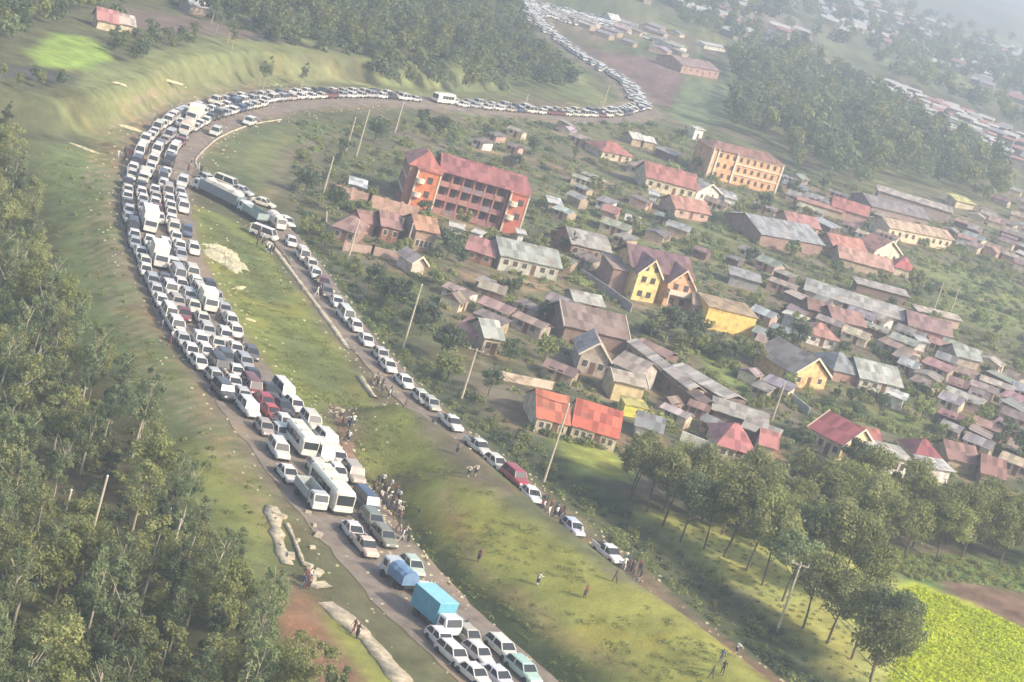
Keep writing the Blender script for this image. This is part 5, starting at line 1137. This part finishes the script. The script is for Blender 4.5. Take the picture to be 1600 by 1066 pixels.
for n_, (w_, x, y, z) in enumerate(cand):
    k, ad = random.choice(WT); px_, py_, _ = pix((x, y, z + 5))
    if n_ < 215: tree(k, (x, y, z - .1), random.uniform(.72, 1.12), f'{ad} leafy tree in the {wood_label(px_, py_)}', f'{ad} trees in the {wood_label(px_, py_)}')
    else: rest.append((k, x, y, z, random.uniform(.7, 1.1)))
print('wood', len(cand), len(rest))
def merged(name, items, mats_key, label, cat, thin=1, big=1.0):
    by = {}
    for k, x, y, z, sc in items: by.setdefault(k, []).append((x, y, z, sc))
    VV = []; QQ = []; off = 0; MI = []; mats_ = []
    for k, lst in by.items():
        V, Qd = TREES[k][4], TREES[k][5]; sel = np.arange(0, len(Qd), thin); Vs = V.reshape(-1, 4, 3)[sel]
        if big != 1: c = Vs.mean(1, keepdims=True); Vs = c + (Vs - c) * big
        Vs = Vs.reshape(-1, 3); mats_.append(TREES[k][1].materials[0]); mi = len(mats_) - 1
        for x, y, z, sc in lst:
            a = RNG.uniform(0, 2 * PI); R = np.array([[math.cos(a), -math.sin(a), 0], [math.sin(a), math.cos(a), 0], [0, 0, 1]]); VV.append((Vs * sc) @ R.T + np.array([x, y, z])); QQ.append(np.arange(len(Vs)).reshape(-1, 4) + off); off += len(Vs); MI += [mi] * (len(Vs) // 4)
    if not VV: return
    o = link(name, mesh_np(name, np.concatenate(VV), np.concatenate(QQ), mats_, mi=MI)); tag(o, label, cat, kind='stuff'); return o
merged('wood_beyond', rest, None, 'far upper part of the dense left wood', 'wood', thin=1, big=1.0)
for q_ in FTL: far_town(*q_)
tag(FT.build('far_town', FTM), 'far pale houses spread through the haze at the upper right', 'houses', kind='stuff')
# undergrowth
def clump_mesh(key, leaf, R, hh, n, ls, seed): 
    rng = np.random.default_rng(seed); q = rng.normal(size=(n, 3)); q /= np.linalg.norm(q, axis=1)[:, None]; q[:, 2] = abs(q[:, 2]); lump = 1 + .3 * np.sin(q[:, :1] * 5 + seed) * np.cos(q[:, 1:2] * 4)
    P = q * rng.uniform(.6, 1.05, (n, 1)) * np.array([R, R, hh]) * lump; V, Qd = leaf_quads(P, q + np.array([0, 0, .3]), ls, rng); TREES[key] = (None, mesh_np(key, V, Qd, [M[leaf]]), hh, R, V, Qd)
for i, lf in enumerate(['leafE', 'leafA', 'leafD', 'leafC', 'leafB']): clump_mesh(f'bush{i}', lf, 1.25, 1.25, 330, .17, 60 + i)
for i, lf in enumerate(['leafE', 'leafA', 'leafD', 'leafC']): clump_mesh(f'tuft{i}', lf, .9, .55, 70, .2, 70 + i)
for i in range(3): clump_mesh(f'grass{i}', 'leafG', 1.3, .3, 60, .16, 90 + i)
clump_mesh('crop', 'leafF', .8, .55, 60, .2, 80)
def cover(name, poly, spacing, keys, sc, seed, label, cat='ground cover', avoid=True, thin=1, big=1.0, prob=None):
    pts = scatter(poly, spacing, seed)
    if not pts: return
    a = np.array(pts); ok = np.ones(len(a), bool)
    if avoid:
        for x, y, r in FOOT: ok &= (a[:, 0] - x) ** 2 + (a[:, 1] - y) ** 2 > (r * .8) ** 2
        for ln, wd in ((RA, 8.5), (RB, 4.3), (RC, 6)): ok &= seg_dist(a[:, 0], a[:, 1], ln[::3]) > wd
    if prob is not None: ok &= (fbm(a[:, 0] / prob, a[:, 1] / prob * 1.6, 3) > .5)
    a = a[ok]
    if not len(a): return
    z = H(a[:, 0], a[:, 1]); rr = random.Random(seed); merged(name, [(rr.choice(keys), x, y, zz - .05, rr.uniform(*sc)) for (x, y), zz in zip(a, z)], None, label, cat, thin, big)
cover('undergrowth', WOOD, 2.2, ['bush3', 'bush4', 'tuft1', 'tuft3'], (.6, 1.1), 4, 'undergrowth below the trees of the left wood', thin=3, big=1.5)
cover('rough_grass', [(160, 235), (200, 260), (215, 420), (290, 570), (360, 680), (420, 780), (430, 950), (380, 930), (260, 720), (120, 560), (80, 380), (60, 230)], 1.6, ['grass0', 'grass1', 'tuft0', 'tuft3', 'grass2'], (.35, .8), 5, 'rough grass on the bank outside the bend', prob=6)
cover('median_grass', [(300, 330), (410, 385), (520, 540), (640, 680), (780, 790), (1000, 965), (1200, 1100), (1000, 1150), (780, 1010), (620, 850), (480, 650), (340, 460)], 1.0, ['grass0', 'grass1', 'grass2'], (.3, .8), 6, 'tufted grass between the two roads', prob=4)
cover('roadside_scrub', [(480, 395), (575, 515), (670, 610), (760, 685), (880, 780), (960, 850), (1100, 960), (1250, 1090), (1330, 1090), (1180, 950), (1040, 850), (960, 790), (870, 740), (840, 690), (720, 610), (640, 540), (600, 450), (520, 400), (480, 350)], 1.75, ['bush0', 'bush2', 'tuft0', 'tuft2', 'bush1'], (.4, .95), 7, 'dark green scrub right of the side road', thin=2, big=1.2)
cover('gully_scrub', [(600, 770), (650, 850), (740, 960), (860, 1050), (960, 1140), (860, 1150), (740, 1010), (660, 900)], 1.4, ['tuft2', 'bush2', 'bush2'], (.35, .8), 8, 'dark scrub in the gully right of the lower road', thin=2)
cover('dry_grass', [(1000, 800), (1400, 890), (1420, 1080), (1320, 1080), (1200, 970), (1060, 860)], 1.4, ['tuft3', 'tuft0'], (.3, .6), 9, 'pale dry grass below the grove', thin=2)
cover('crop_rows', [(1398, 930), (1430, 916), (1520, 948), (1720, 1045), (1720, 1160), (1390, 1160)], .85, ['crop'], (.5, .95), 10, 'bright yellow-green crop plants', avoid=False)
cover('hedge_strip', [(1370, 862), (1700, 900), (1700, 935), (1540, 915), (1420, 905)], 1.1, ['tuft0', 'bush1'], (.4, .8), 11, 'green growth behind the vivid field')
cover('garden_growth', [(470, 190), (1000, 180), (1180, 240), (1600, 380), (1700, 700), (1600, 800), (1000, 700), (860, 650), (640, 500), (520, 370), (450, 330)], 3.4, ['bush0', 'bush1', 'bush4', 'bush2'], (.4, 1.0), 17, 'bushy growth crowding the town plots', thin=2, big=1.3, prob=9)
cover('garden_scrub', [(470, 190), (1000, 180), (1180, 240), (1600, 380), (1700, 700), (1600, 800), (1000, 700), (860, 650), (640, 500), (520, 370), (450, 330)], 2.5, ['tuft0', 'tuft1', 'tuft2', 'bush1', 'tuft3'], (.4, 1.2), 12, 'garden crops and scrub between the houses', thin=2, big=1.3, prob=11)
cover('far_scrub', [(0, 20), (400, 60), (620, 100), (760, 140), (900, 130), (860, 60), (700, -20), (0, -20)], 5.5, ['bush2', 'bush4'], (1, 2), 13, 'scrub on the upper hillside', thin=4, big=2.2, prob=30)
# individual bushes among the houses
bp_ = scatter([(470, 200), (1000, 190), (1200, 250), (1600, 400), (1640, 700), (1560, 790), (1000, 700), (860, 650), (640, 500), (520, 370), (455, 330)], 6.2, 33); random.shuffle(bp_); nb = 0
BK = [('bush0', 'fresh green'), ('bush1', 'mid green'), ('bush2', 'dark green'), ('bush4', 'grey-green')]
for x, y in bp_:
    if nb >= 290: break
    if any((x - a) ** 2 + (y - b) ** 2 < (r * .75) ** 2 for a, b, r in FOOT): continue
    if min(float(seg_dist(np.array([x]), np.array([y]), l_)[0]) for l_ in (RA, RB)) < 7: continue
    k, ad = random.choice(BK); o = link('bush', TREES[k][1]); s = random.uniform(.8, 1.7); o.location = (x, y, h1(x, y) - .1); o.scale = (s * random.uniform(.9, 1.8), s, s * random.uniform(.7, 1.2)); o.rotation_euler = (0, 0, random.gauss(0, .5)); nb += 1
    tag(o, f'{ad} bush near {near(x, y)}', 'bush', f'{ad} bushes near {near(x, y)}')
# hedges along the plots
def hedge(pts, label, keyset=('bush1', 'bush0'), s=.6, w=.5):
    line = catmull([tuple(gnd(*p))[:2] for p in pts], .8); it = [(random.choice(keyset), x + random.gauss(0, w * .3), y + random.gauss(0, w * .3), h1(x, y) - .05, s * random.uniform(.7, 1.25)) for x, y in line]
    o = merged('hedge', it, None, label, 'hedge', thin=2, big=1.3); del o['kind']
hedge([(1085, 545), (1130, 565), (1180, 600), (1232, 632)], 'bright hedge between the long sheds and the tan-gabled house', ('bush0', 'bush3'), .95)
hedge([(1330, 655), (1420, 678), (1530, 705)], 'long bushy hedge behind the crimson roofs', ('bush0', 'bush3'), .8)
hedge([(830, 670), (880, 688), (965, 705)], 'dark hedge in front of the orange-red hip roofs', ('bush2', 'bush1'), .8)
hedge([(1040, 380), (1120, 405), (1200, 440)], 'hedge along the slope right of the yellow gables')
hedge([(860, 330), (930, 350), (1010, 372)], 'hedge behind the grey roofed house with brown walls', ('bush2',))
hedge([(880, 300), (950, 318), (1040, 345)], 'hedge on the green slope below the rust-red roof')
hedge([(1100, 350), (1160, 368), (1180, 380)], 'short hedge left of the long blue-grey roof')
hedge([(1200, 400), (1290, 425), (1380, 450)], 'hedge below the long blue-grey roof', ('bush2', 'bush1'))
hedge([(1430, 440), (1510, 470), (1600, 500)], 'hedge along the grassy strip at the right edge', ('bush2', 'bush1'), .9)
hedge([(640, 430), (720, 455), (800, 480)], 'hedge below the small pinkish gable hut', ('bush2', 'bush0'))
hedge([(1330, 530), (1420, 560), (1500, 590)], 'hedge above the light mint-grey roof')
# village trees
VT = [(520, 250), (500, 285), (535, 235), (478, 300), (515, 325), (585, 215), (600, 200), (655, 195), (690, 205), (480, 360), (510, 385), (560, 330), (640, 380), (700, 400), (890, 390), (886, 410), (1190, 325), (1170, 335), (1215, 340), (1150, 330), (1250, 350), (1010, 520), (1035, 530), (1060, 545), (1085, 545), (1110, 550), (1140, 560), (1165, 566), (1075, 530), (1120, 552), (700, 300), (600, 470), (580, 450), (620, 480), (540, 430), (660, 520), (690, 560), (1240, 540), (1300, 430), (1380, 440), (1430, 430), (1420, 455), (1300, 620), (1330, 630), (1370, 640), (1440, 650), (1480, 660), (1200, 560), (820, 480), (850, 500), (800, 460), (930, 300), (990, 360), (850, 560), (790, 560), (1110, 240), (1060, 215), (1080, 260), (900, 240), (760, 215), (830, 235), (1530, 660), (1570, 680), (1590, 720), (1240, 700), (1330, 730), (760, 610), (700, 590), (800, 640), (1450, 590), (1550, 520), (1380, 360), (1450, 375), (1240, 300), (1280, 290)]
rv = random.Random(77); GTR = []
for _ in range(120):
    a = rv.uniform(600, 1590); p = gnd(a, rv.uniform(max(200, 195 + (a - 900) * .33), min(760, 470 + (a - 600) * .33)))
    if any((p.x - a_) ** 2 + (p.y - b_) ** 2 < (r_ * .8) ** 2 for a_, b_, r_ in FOOT) or float(seg_dist(np.array([p.x]), np.array([p.y]), RB)[0]) < 6: continue
    GTR.append((rv.choice(['village0', 'village1', 'village2']), p.x, p.y, p.z - .4, rv.uniform(.5, 1.0)))
merged('shrubbery', GTR, None, 'small trees and tall shrubs crowding the town plots', 'shrubs')
for x_, y_ in VT:
    p = gnd(x_ + random.uniform(-5, 5), y_ + 8 + random.uniform(-3, 3)); k = random.choice(['village0', 'village0', 'village1', 'village2', 'cypress1']); ad = {'village0': 'dark green', 'village1': 'mid green', 'village2': 'fresh green', 'cypress1': 'dark pointed'}[k]
    if any((p.x - a_) ** 2 + (p.y - b_) ** 2 < (r_ * .8) ** 2 for a_, b_, r_ in FOOT) or float(seg_dist(np.array([p.x]), np.array([p.y]), RB)[0]) < 6: continue
    tree(k, p, random.uniform(.75, 1.35) * (.55 if 'cyp' in k else 1), f'{ad} garden tree near {near(p.x, p.y)}', f'{ad} garden trees near {near(p.x, p.y)}')
# the grove at the lower right
GT = [(1012, 800), (1035, 822), (1062, 848), (1100, 858), (1165, 893), (1190, 915), (1222, 940), (1255, 982), (1292, 1006), (1330, 1030), (1360, 1060), (1340, 965), (1310, 940), (1280, 925), (1240, 905), (1350, 1100), (1130, 870)]
for i, (x_, y_) in enumerate(GT): tree(f'grove{i % 4}', gnd(x_, y_), random.uniform(.95, 1.15) * (.88 if x_ < 1110 else 1), 'tall leaning tree with bare trunk at the front of the grove', 'front trees of the grove with bare trunks')
gpts = scatter([(950, 775), (985, 765), (1040, 770), (1130, 780), (1300, 800), (1640, 850), (1660, 905), (1480, 880), (1350, 868), (1290, 880), (1200, 860), (1120, 835), (1030, 815)], 3.7, 44)
for x, y in gpts:
    k = random.choice(['grove0', 'grove1', 'grove3', 'mixed0', 'mixed1', 'mixed0', 'village1']); px_, py_, _ = pix((x, y, 0)); tree(k, (x, y, h1(x, y) - .2), random.uniform(.78, 1.02) * (1.6 if 'vill' in k else 1.25 if 'mix' in k else .95) * (1.05 if px_ > 1250 else .95), f'{"left" if px_ < 1150 else "middle" if px_ < 1380 else "right"} part tree of the dense row between grove and houses', f'{"left" if px_ < 1150 else "middle" if px_ < 1380 else "right"} trees of the dense row')
print('grove row', len(gpts))
# far woods: each reads as one mass
for i in range(3):
    make_tree(f'far{i}', 10, 3.6, 6.2, 3.8, 12, 30, .5, ['leafD', 'leafB', 'leafA'][i], seed=90 + i, lobe=.5, top=.25)
def far_wood(poly, spacing, sc, seed, label, prob=None, keys=('far0', 'far1', 'far2')):
    cover('far_wood', poly, spacing, list(keys), sc, seed, label, 'wood', prob=prob)
far_wood([(400, 75), (430, 55), (300, 30), (380, -10), (790, -25), (805, 60), (835, 95), (875, 128), (895, 150), (780, 142), (700, 132), (640, 120), (560, 90), (470, 76)], 5.5, (.7, 1.1), 50, 'dark wood above the top straight of the road')
far_wood([(-60, -20), (250, -30), (200, 14), (120, 28), (70, 48), (20, 70), (-60, 90)], 5.5, (.55, .9), 51, 'dark wood in the upper left corner')
far_wood([(150, 62), (230, 62), (300, 62), (310, 76), (240, 88), (205, 104), (175, 88)], 4.6, (.35, .6), 52, 'clump of grey-green trees right of the bright hilltop field')
far_wood([(-30, 122), (50, 126), (125, 134), (110, 146), (-30, 140)], 4.0, (.3, .42), 53, 'low dark trees below the bright hilltop field')
far_wood([(1135, 90), (1250, 100), (1400, 185), (1545, 262), (1560, 330), (1480, 300), (1380, 275), (1340, 300), (1235, 275), (1225, 235), (1130, 205), (1150, 130)], 7.0, (.6, 1.5), 54, 'large dark wood behind the peach block')
far_wood([(1050, 20), (1250, 80), (1240, 100), (1130, 85), (1060, 50)], 9, (.8, 1.3), 55, 'thin hazy wood beyond the brown field', prob=60)
far_wood([(1260, 60), (1420, 140), (1620, 225), (1620, 130), (1480, 60), (1400, 90)], 11, (.7, 1.5), 56, 'hazy wood between two lines of far houses', prob=55)
far_wood([(1220, 5), (1420, 20), (1640, 90), (1640, 190), (1500, 130), (1300, 70)], 17, (.7, 1.5), 58, 'trees among the far hazy houses', prob=60)
far_wood([(880, -15), (1230, -5), (1240, 50), (1000, 8)], 13, (1, 1.6), 57, 'hazy wood at the top edge', prob=90)
for i, (x_, y_) in enumerate([(330, 30), (337, 45), (345, 18), (355, 60), (362, 70), (470, 130), (410, 135), (405, 120)]): tree('gum0', gnd(x_, y_ + 8), random.uniform(.6, .9), 'lone grey-green tree on the upper slope', 'lone trees on the upper slope')

# ------------------------------------------------------------------ people
def body_mesh(pose):
    # one connected skeleton; skinned, then frozen to a mesh
    J = {'pel': (0, 0, .95, .15), 'wst': (0, 0, 1.12, .13), 'chs': (0, .01, 1.35, .165), 'nck': (0, .01, 1.5, .06), 'hd0': (0, .03, 1.6, .095), 'hd1': (0, .03, 1.7, .085)}
    E = [('pel', 'wst'), ('wst', 'chs'), ('chs', 'nck'), ('nck', 'hd0'), ('hd0', 'hd1')]
    st = {'stand': (.02, -.02), 'walk': (.3, -.28), 'reach': (.1, -.08)}[pose]
    for s, k in ((-1, 0), (1, 1)):
        f = st[k]; n = 'LR'[k]
        J['hip' + n] = (s * .1, 0, .88, .11); J['kne' + n] = (s * .11, f * .55 + .03, .5, .075); J['ank' + n] = (s * .12, f * .9, .09, .05); J['toe' + n] = (s * .13, f * .9 + .17, .05, .04)
        E += [('pel', 'hip' + n), ('hip' + n, 'kne' + n), ('kne' + n, 'ank' + n), ('ank' + n, 'toe' + n)]
        a = -f * .8 + (.45 if pose == 'reach' and s > 0 else 0); up = .3 if pose == 'reach' and s > 0 else 0
        J['sho' + n] = (s * .2, 0, 1.42, .07); J['elb' + n] = (s * .27, a * .35, 1.14 + up * .3, .05); J['wri' + n] = (s * .27, a * .7 + .08, .92 + up, .035); J['han' + n] = (s * .26, a * .8 + .12, .82 + up, .04)
        E += [('chs', 'sho' + n), ('sho' + n, 'elb' + n), ('elb' + n, 'wri' + n), ('wri' + n, 'han' + n)]
    K = list(J); me = bpy.data.meshes.new('body'); me.from_pydata([J[k][:3] for k in K], [(K.index(a), K.index(b)) for a, b in E], []); o = link('tmp', me)
    md = o.modifiers.new('s', 'SKIN'); me.skin_vertices.new() if not me.skin_vertices else None
    for i, k in enumerate(K): me.skin_vertices[0].data[i].radius = (J[k][3], J[k][3] * .8); 
    me.skin_vertices[0].data[0].use_root = True
    ss = o.modifiers.new('u', 'SUBSURF'); ss.levels = ss.render_levels = 1
    dg = bpy.context.evaluated_depsgraph_get(); em = bpy.data.meshes.new_from_object(o.evaluated_get(dg)); bpy.data.objects.remove(o); em.name = 'person_body'
    for mm in (M['cloth'], M['skin'], M['hair'], M['tyre']): em.materials.append(mm)
    for pl in em.polygons:
        c = pl.center; pl.use_smooth = True
        pl.material_index = 2 if c.z > 1.7 or (c.z > 1.6 and c.y < -.02) else 1 if c.z > 1.5 or (abs(c.x) > .22 and c.z < 1.12) else 0
        if c.z < .1: pl.material_index = 3
    em.update(); return em
BODY = {k: body_mesh(k) for k in ('stand', 'walk', 'reach')}
TR = MB(); 
for s in (-1, 1): TR.loft([[(s * .1 + .13 * math.cos(t), .12 * math.sin(t) + .02, z) for t in [2 * PI * i / 8 for i in range(8)]] for z in (.4, .7, .97)])
TRM = TR.mesh('trousers', [M['cloth']])
SHIRT = [('white', (.75, .74, .7)), ('white', (.7, .7, .66)), ('dark', (.05, .05, .06)), ('dark', (.08, .07, .07)), ('red', (.22, .07, .06)), ('blue', (.1, .13, .2)), ('cream', (.6, .54, .4)), ('dark green', (.08, .12, .08)), ('grey', (.25, .25, .25)), ('brown', (.2, .13, .09))]
def person(px, py, where, sh=None):
    pose = random.choice(list(BODY)); nm, c = sh or random.choice(SHIRT); p = gnd(px, py); o = link('person', BODY[pose]); o.location = p; o.rotation_euler = (0, 0, random.uniform(0, 2 * PI)); s = random.uniform(.95, 1.05); o.scale = (s, s, s); o.color = (*c, 1)
    t = link('trousers', TRM, o) if pose != 'walk' else None
    if t: t.color = (.06, .06, .08, 1)
    v = {'stand': 'upright', 'walk': 'walking', 'reach': 'with one arm out'}[pose]; tag(o, ' '.join(f'person in {nm} {v} {where}'.split()[:16]), 'person', f'people {where}')
def crowd(cx, cy, sx, sy, n, where, slope=.9):
    for _ in range(n): a = random.uniform(-1, 1); person(cx + a * sx + random.uniform(-6, 6), cy + a * sx * slope + random.uniform(-sy, sy), where)
random.seed(21)
crowd(608, 785, 18, 12, 26, 'on the trampled path right of the cream bus', 1.2); crowd(625, 835, 12, 12, 8, 'lower on the trampled path', 1.2); crowd(615, 715, 16, 8, 9, 'on the grass between the roads', .5)
crowd(540, 670, 8, 18, 7, 'at the upper end of the trampled path', 1.5); crowd(855, 800, 22, 8, 17, 'grouped on the side road past the white saloon', .8); crowd(985, 893, 14, 7, 11, 'grouped ahead of the white pickup', .7); crowd(890, 832, 16, 6, 5, 'round the pale blue-white hatchback', .5)
crowd(475, 915, 8, 8, 6, 'on the red earth below the drain', .2); crowd(210, 243, 22, 5, 14, 'watching from the outer shoulder of the bend', -.2); crowd(268, 535, 12, 20, 5, 'on the shoulder left of the main queue', 1.2); crowd(350, 520, 22, 16, 12, 'between the cars and the grass verge', 1.1)
crowd(410, 385, 12, 12, 9, 'on the left edge of the side road', 1.0); crowd(500, 460, 22, 8, 9, 'beside the cars on the upper side road', 1.0); crowd(340, 590, 20, 12, 8, 'among the cars left of the red car', 1.2); crowd(300, 262, 10, 8, 4, 'at the junction', .6); crowd(595, 610, 18, 8, 8, 'by the broken kerb of the side road', 1.1)
for x_, y_, w_ in [(551, 990, 'alone at the edge of the bright grass strip'), (556, 998, 'beside the other on the bright grass strip'), (851, 877, 'alone on the bright slope'), (919, 914, 'on the bright slope below the pickup'), (955, 922, 'on the verge below the pickup'), (993, 920, 'at the start of the red track'), (1149, 1022, 'far down the red track'), (740, 750, 'left of the small white hatchback'), (730, 748, 'on the verge by the side road'), (709, 722, 'leaning over the verge of the side road'), (725, 990, 'close by the nose of the teal truck'), (733, 1000, 'behind the teal truck'), (752, 860, 'on the slope with light clothes'), (672, 745, 'on the grass near the trampled path'), (1120, 1050, 'at the bottom of the bright slope'), (1128, 1052, 'second at the bottom of the bright slope'), (1112, 1056, 'third at the bottom of the bright slope'), (438, 640, 'in white right of the red car'), (632, 640, 'in white left of the clean saloon'), (672, 672, 'on the kerb of the side road')]: person(x_, y_, w_)


# ------------------------------------------------------------------ yards, lanes and footpaths, then the ground colours go on
for lane in ([(690, 470), (760, 485), (860, 505), (960, 520), (1040, 560), (1110, 640)], [(960, 400), (1090, 440), (1220, 475), (1340, 520), (1480, 570), (1620, 625)], [(880, 250), (960, 290), (1080, 330), (1180, 352), (1320, 385), (1440, 440), (1600, 490)],
             [(560, 400), (640, 420), (720, 425), (860, 450), (960, 480)], [(1050, 640), (1200, 680), (1340, 700), (1500, 745), (1640, 790)], [(1190, 560), (1300, 610), (1420, 640), (1560, 690)], [(820, 380), (900, 410), (1000, 480)], [(700, 230), (800, 240), (900, 270)]):
    paint(None, (.27, .2, .14), .7, 2.2, .75, line=[tuple(gnd(*p))[:2] for p in lane], width=1.3)
for o_ in (8.2, 9.9, 11.8): paint(None, (.3, .24, .17), .3, 1.2, .7, line=offs(RA, o_, .1, .62), width=.32)
for o_ in (3.6, -3.9, 0): paint(None, (.3, .2, .13), .3, 1.0, .5, line=offs(RB, o_, .6, .98), width=.3)
for pth in ([(440, 720), (520, 740), (600, 790)], [(700, 740), (760, 830), (880, 930), (1010, 1010)], [(640, 700), (700, 730), (745, 760)], [(310, 600), (330, 680), (400, 780), (430, 850)], [(170, 230), (200, 300), (210, 420), (260, 540), (330, 640)], [(185, 240), (240, 200), (300, 160), (400, 135)]):
    paint(None, (.26, .2, .12), .5, 2.0, .6, line=[tuple(gnd(*p))[:2] for p in pth], width=.7)
fk = np.zeros(len(GXf))
for x_, y_, r_ in FOOT:
    m_ = (abs(GXf - x_) < r_ + 5) & (abs(GYf - y_) < r_ + 5); d_ = np.hypot(GXf[m_] - x_, GYf[m_] - y_)
    fk[m_] = np.maximum(fk[m_], 1 - sstep(r_ * .9, r_ + 2.6, d_ + warp[m_] * 7))
fk = (fk * .62)[:, None]; colr = colr * (1 - fk) + np.array((.24, .18, .125)) * fk
tw = (sstep(-60, 20, GXf + .15 * (GYf - 300)) * (GYf > 270))[:, None]                 # rows of the gardens
rows = fbm((GXf * .92 - GYf * .39) / 10, (GYf * .92 + GXf * .39) / 1.4, 3)[:, None]
colr = colr * (1 + tw * (rows - .5) * 1.1)
pt = sstep(.56, .7, fbm(GXf / 6 + 40, GYf / 6, 4))[:, None] * .45; colr = colr * (1 - pt) + colr * np.array((1.25, 1.0, .8)) * pt
colr = np.clip(colr * np.array((1.42, 1.38, 1.25)), 0, .7)
colr = colr * (0.86 + 0.28 * fbm(GXf / 14 + 3, GYf / 14, 3))[:, None] * (0.9 + 0.2 * vnoise(GXf * 0.9, GYf * 0.9))[:, None]
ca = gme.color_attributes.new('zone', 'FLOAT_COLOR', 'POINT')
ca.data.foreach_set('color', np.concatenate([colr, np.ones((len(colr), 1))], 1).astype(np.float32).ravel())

# ------------------------------------------------------------------ haze: one closed box of air
fill = None
g = MB(); g.box(-5300, 5300, -120, 8800, -60, 110); hz = g.build('haze', []); tag(hz, kind='stuff')
hm = bpy.data.materials.new('haze_air'); hm.use_nodes = True; nt = hm.node_tree; nt.nodes.clear(); out = nt.nodes.new('ShaderNodeOutputMaterial'); vol = nt.nodes.new('ShaderNodeVolumePrincipled')
vol.inputs['Color'].default_value = (.78, .87, 1.0, 1); vol.inputs['Density'].default_value = HAZE; vol.inputs['Anisotropy'].default_value = .25; nt.links.new(vol.outputs[0], out.inputs['Volume']); hz.data.materials.append(hm)
print('objs', len(bpy.data.objects))
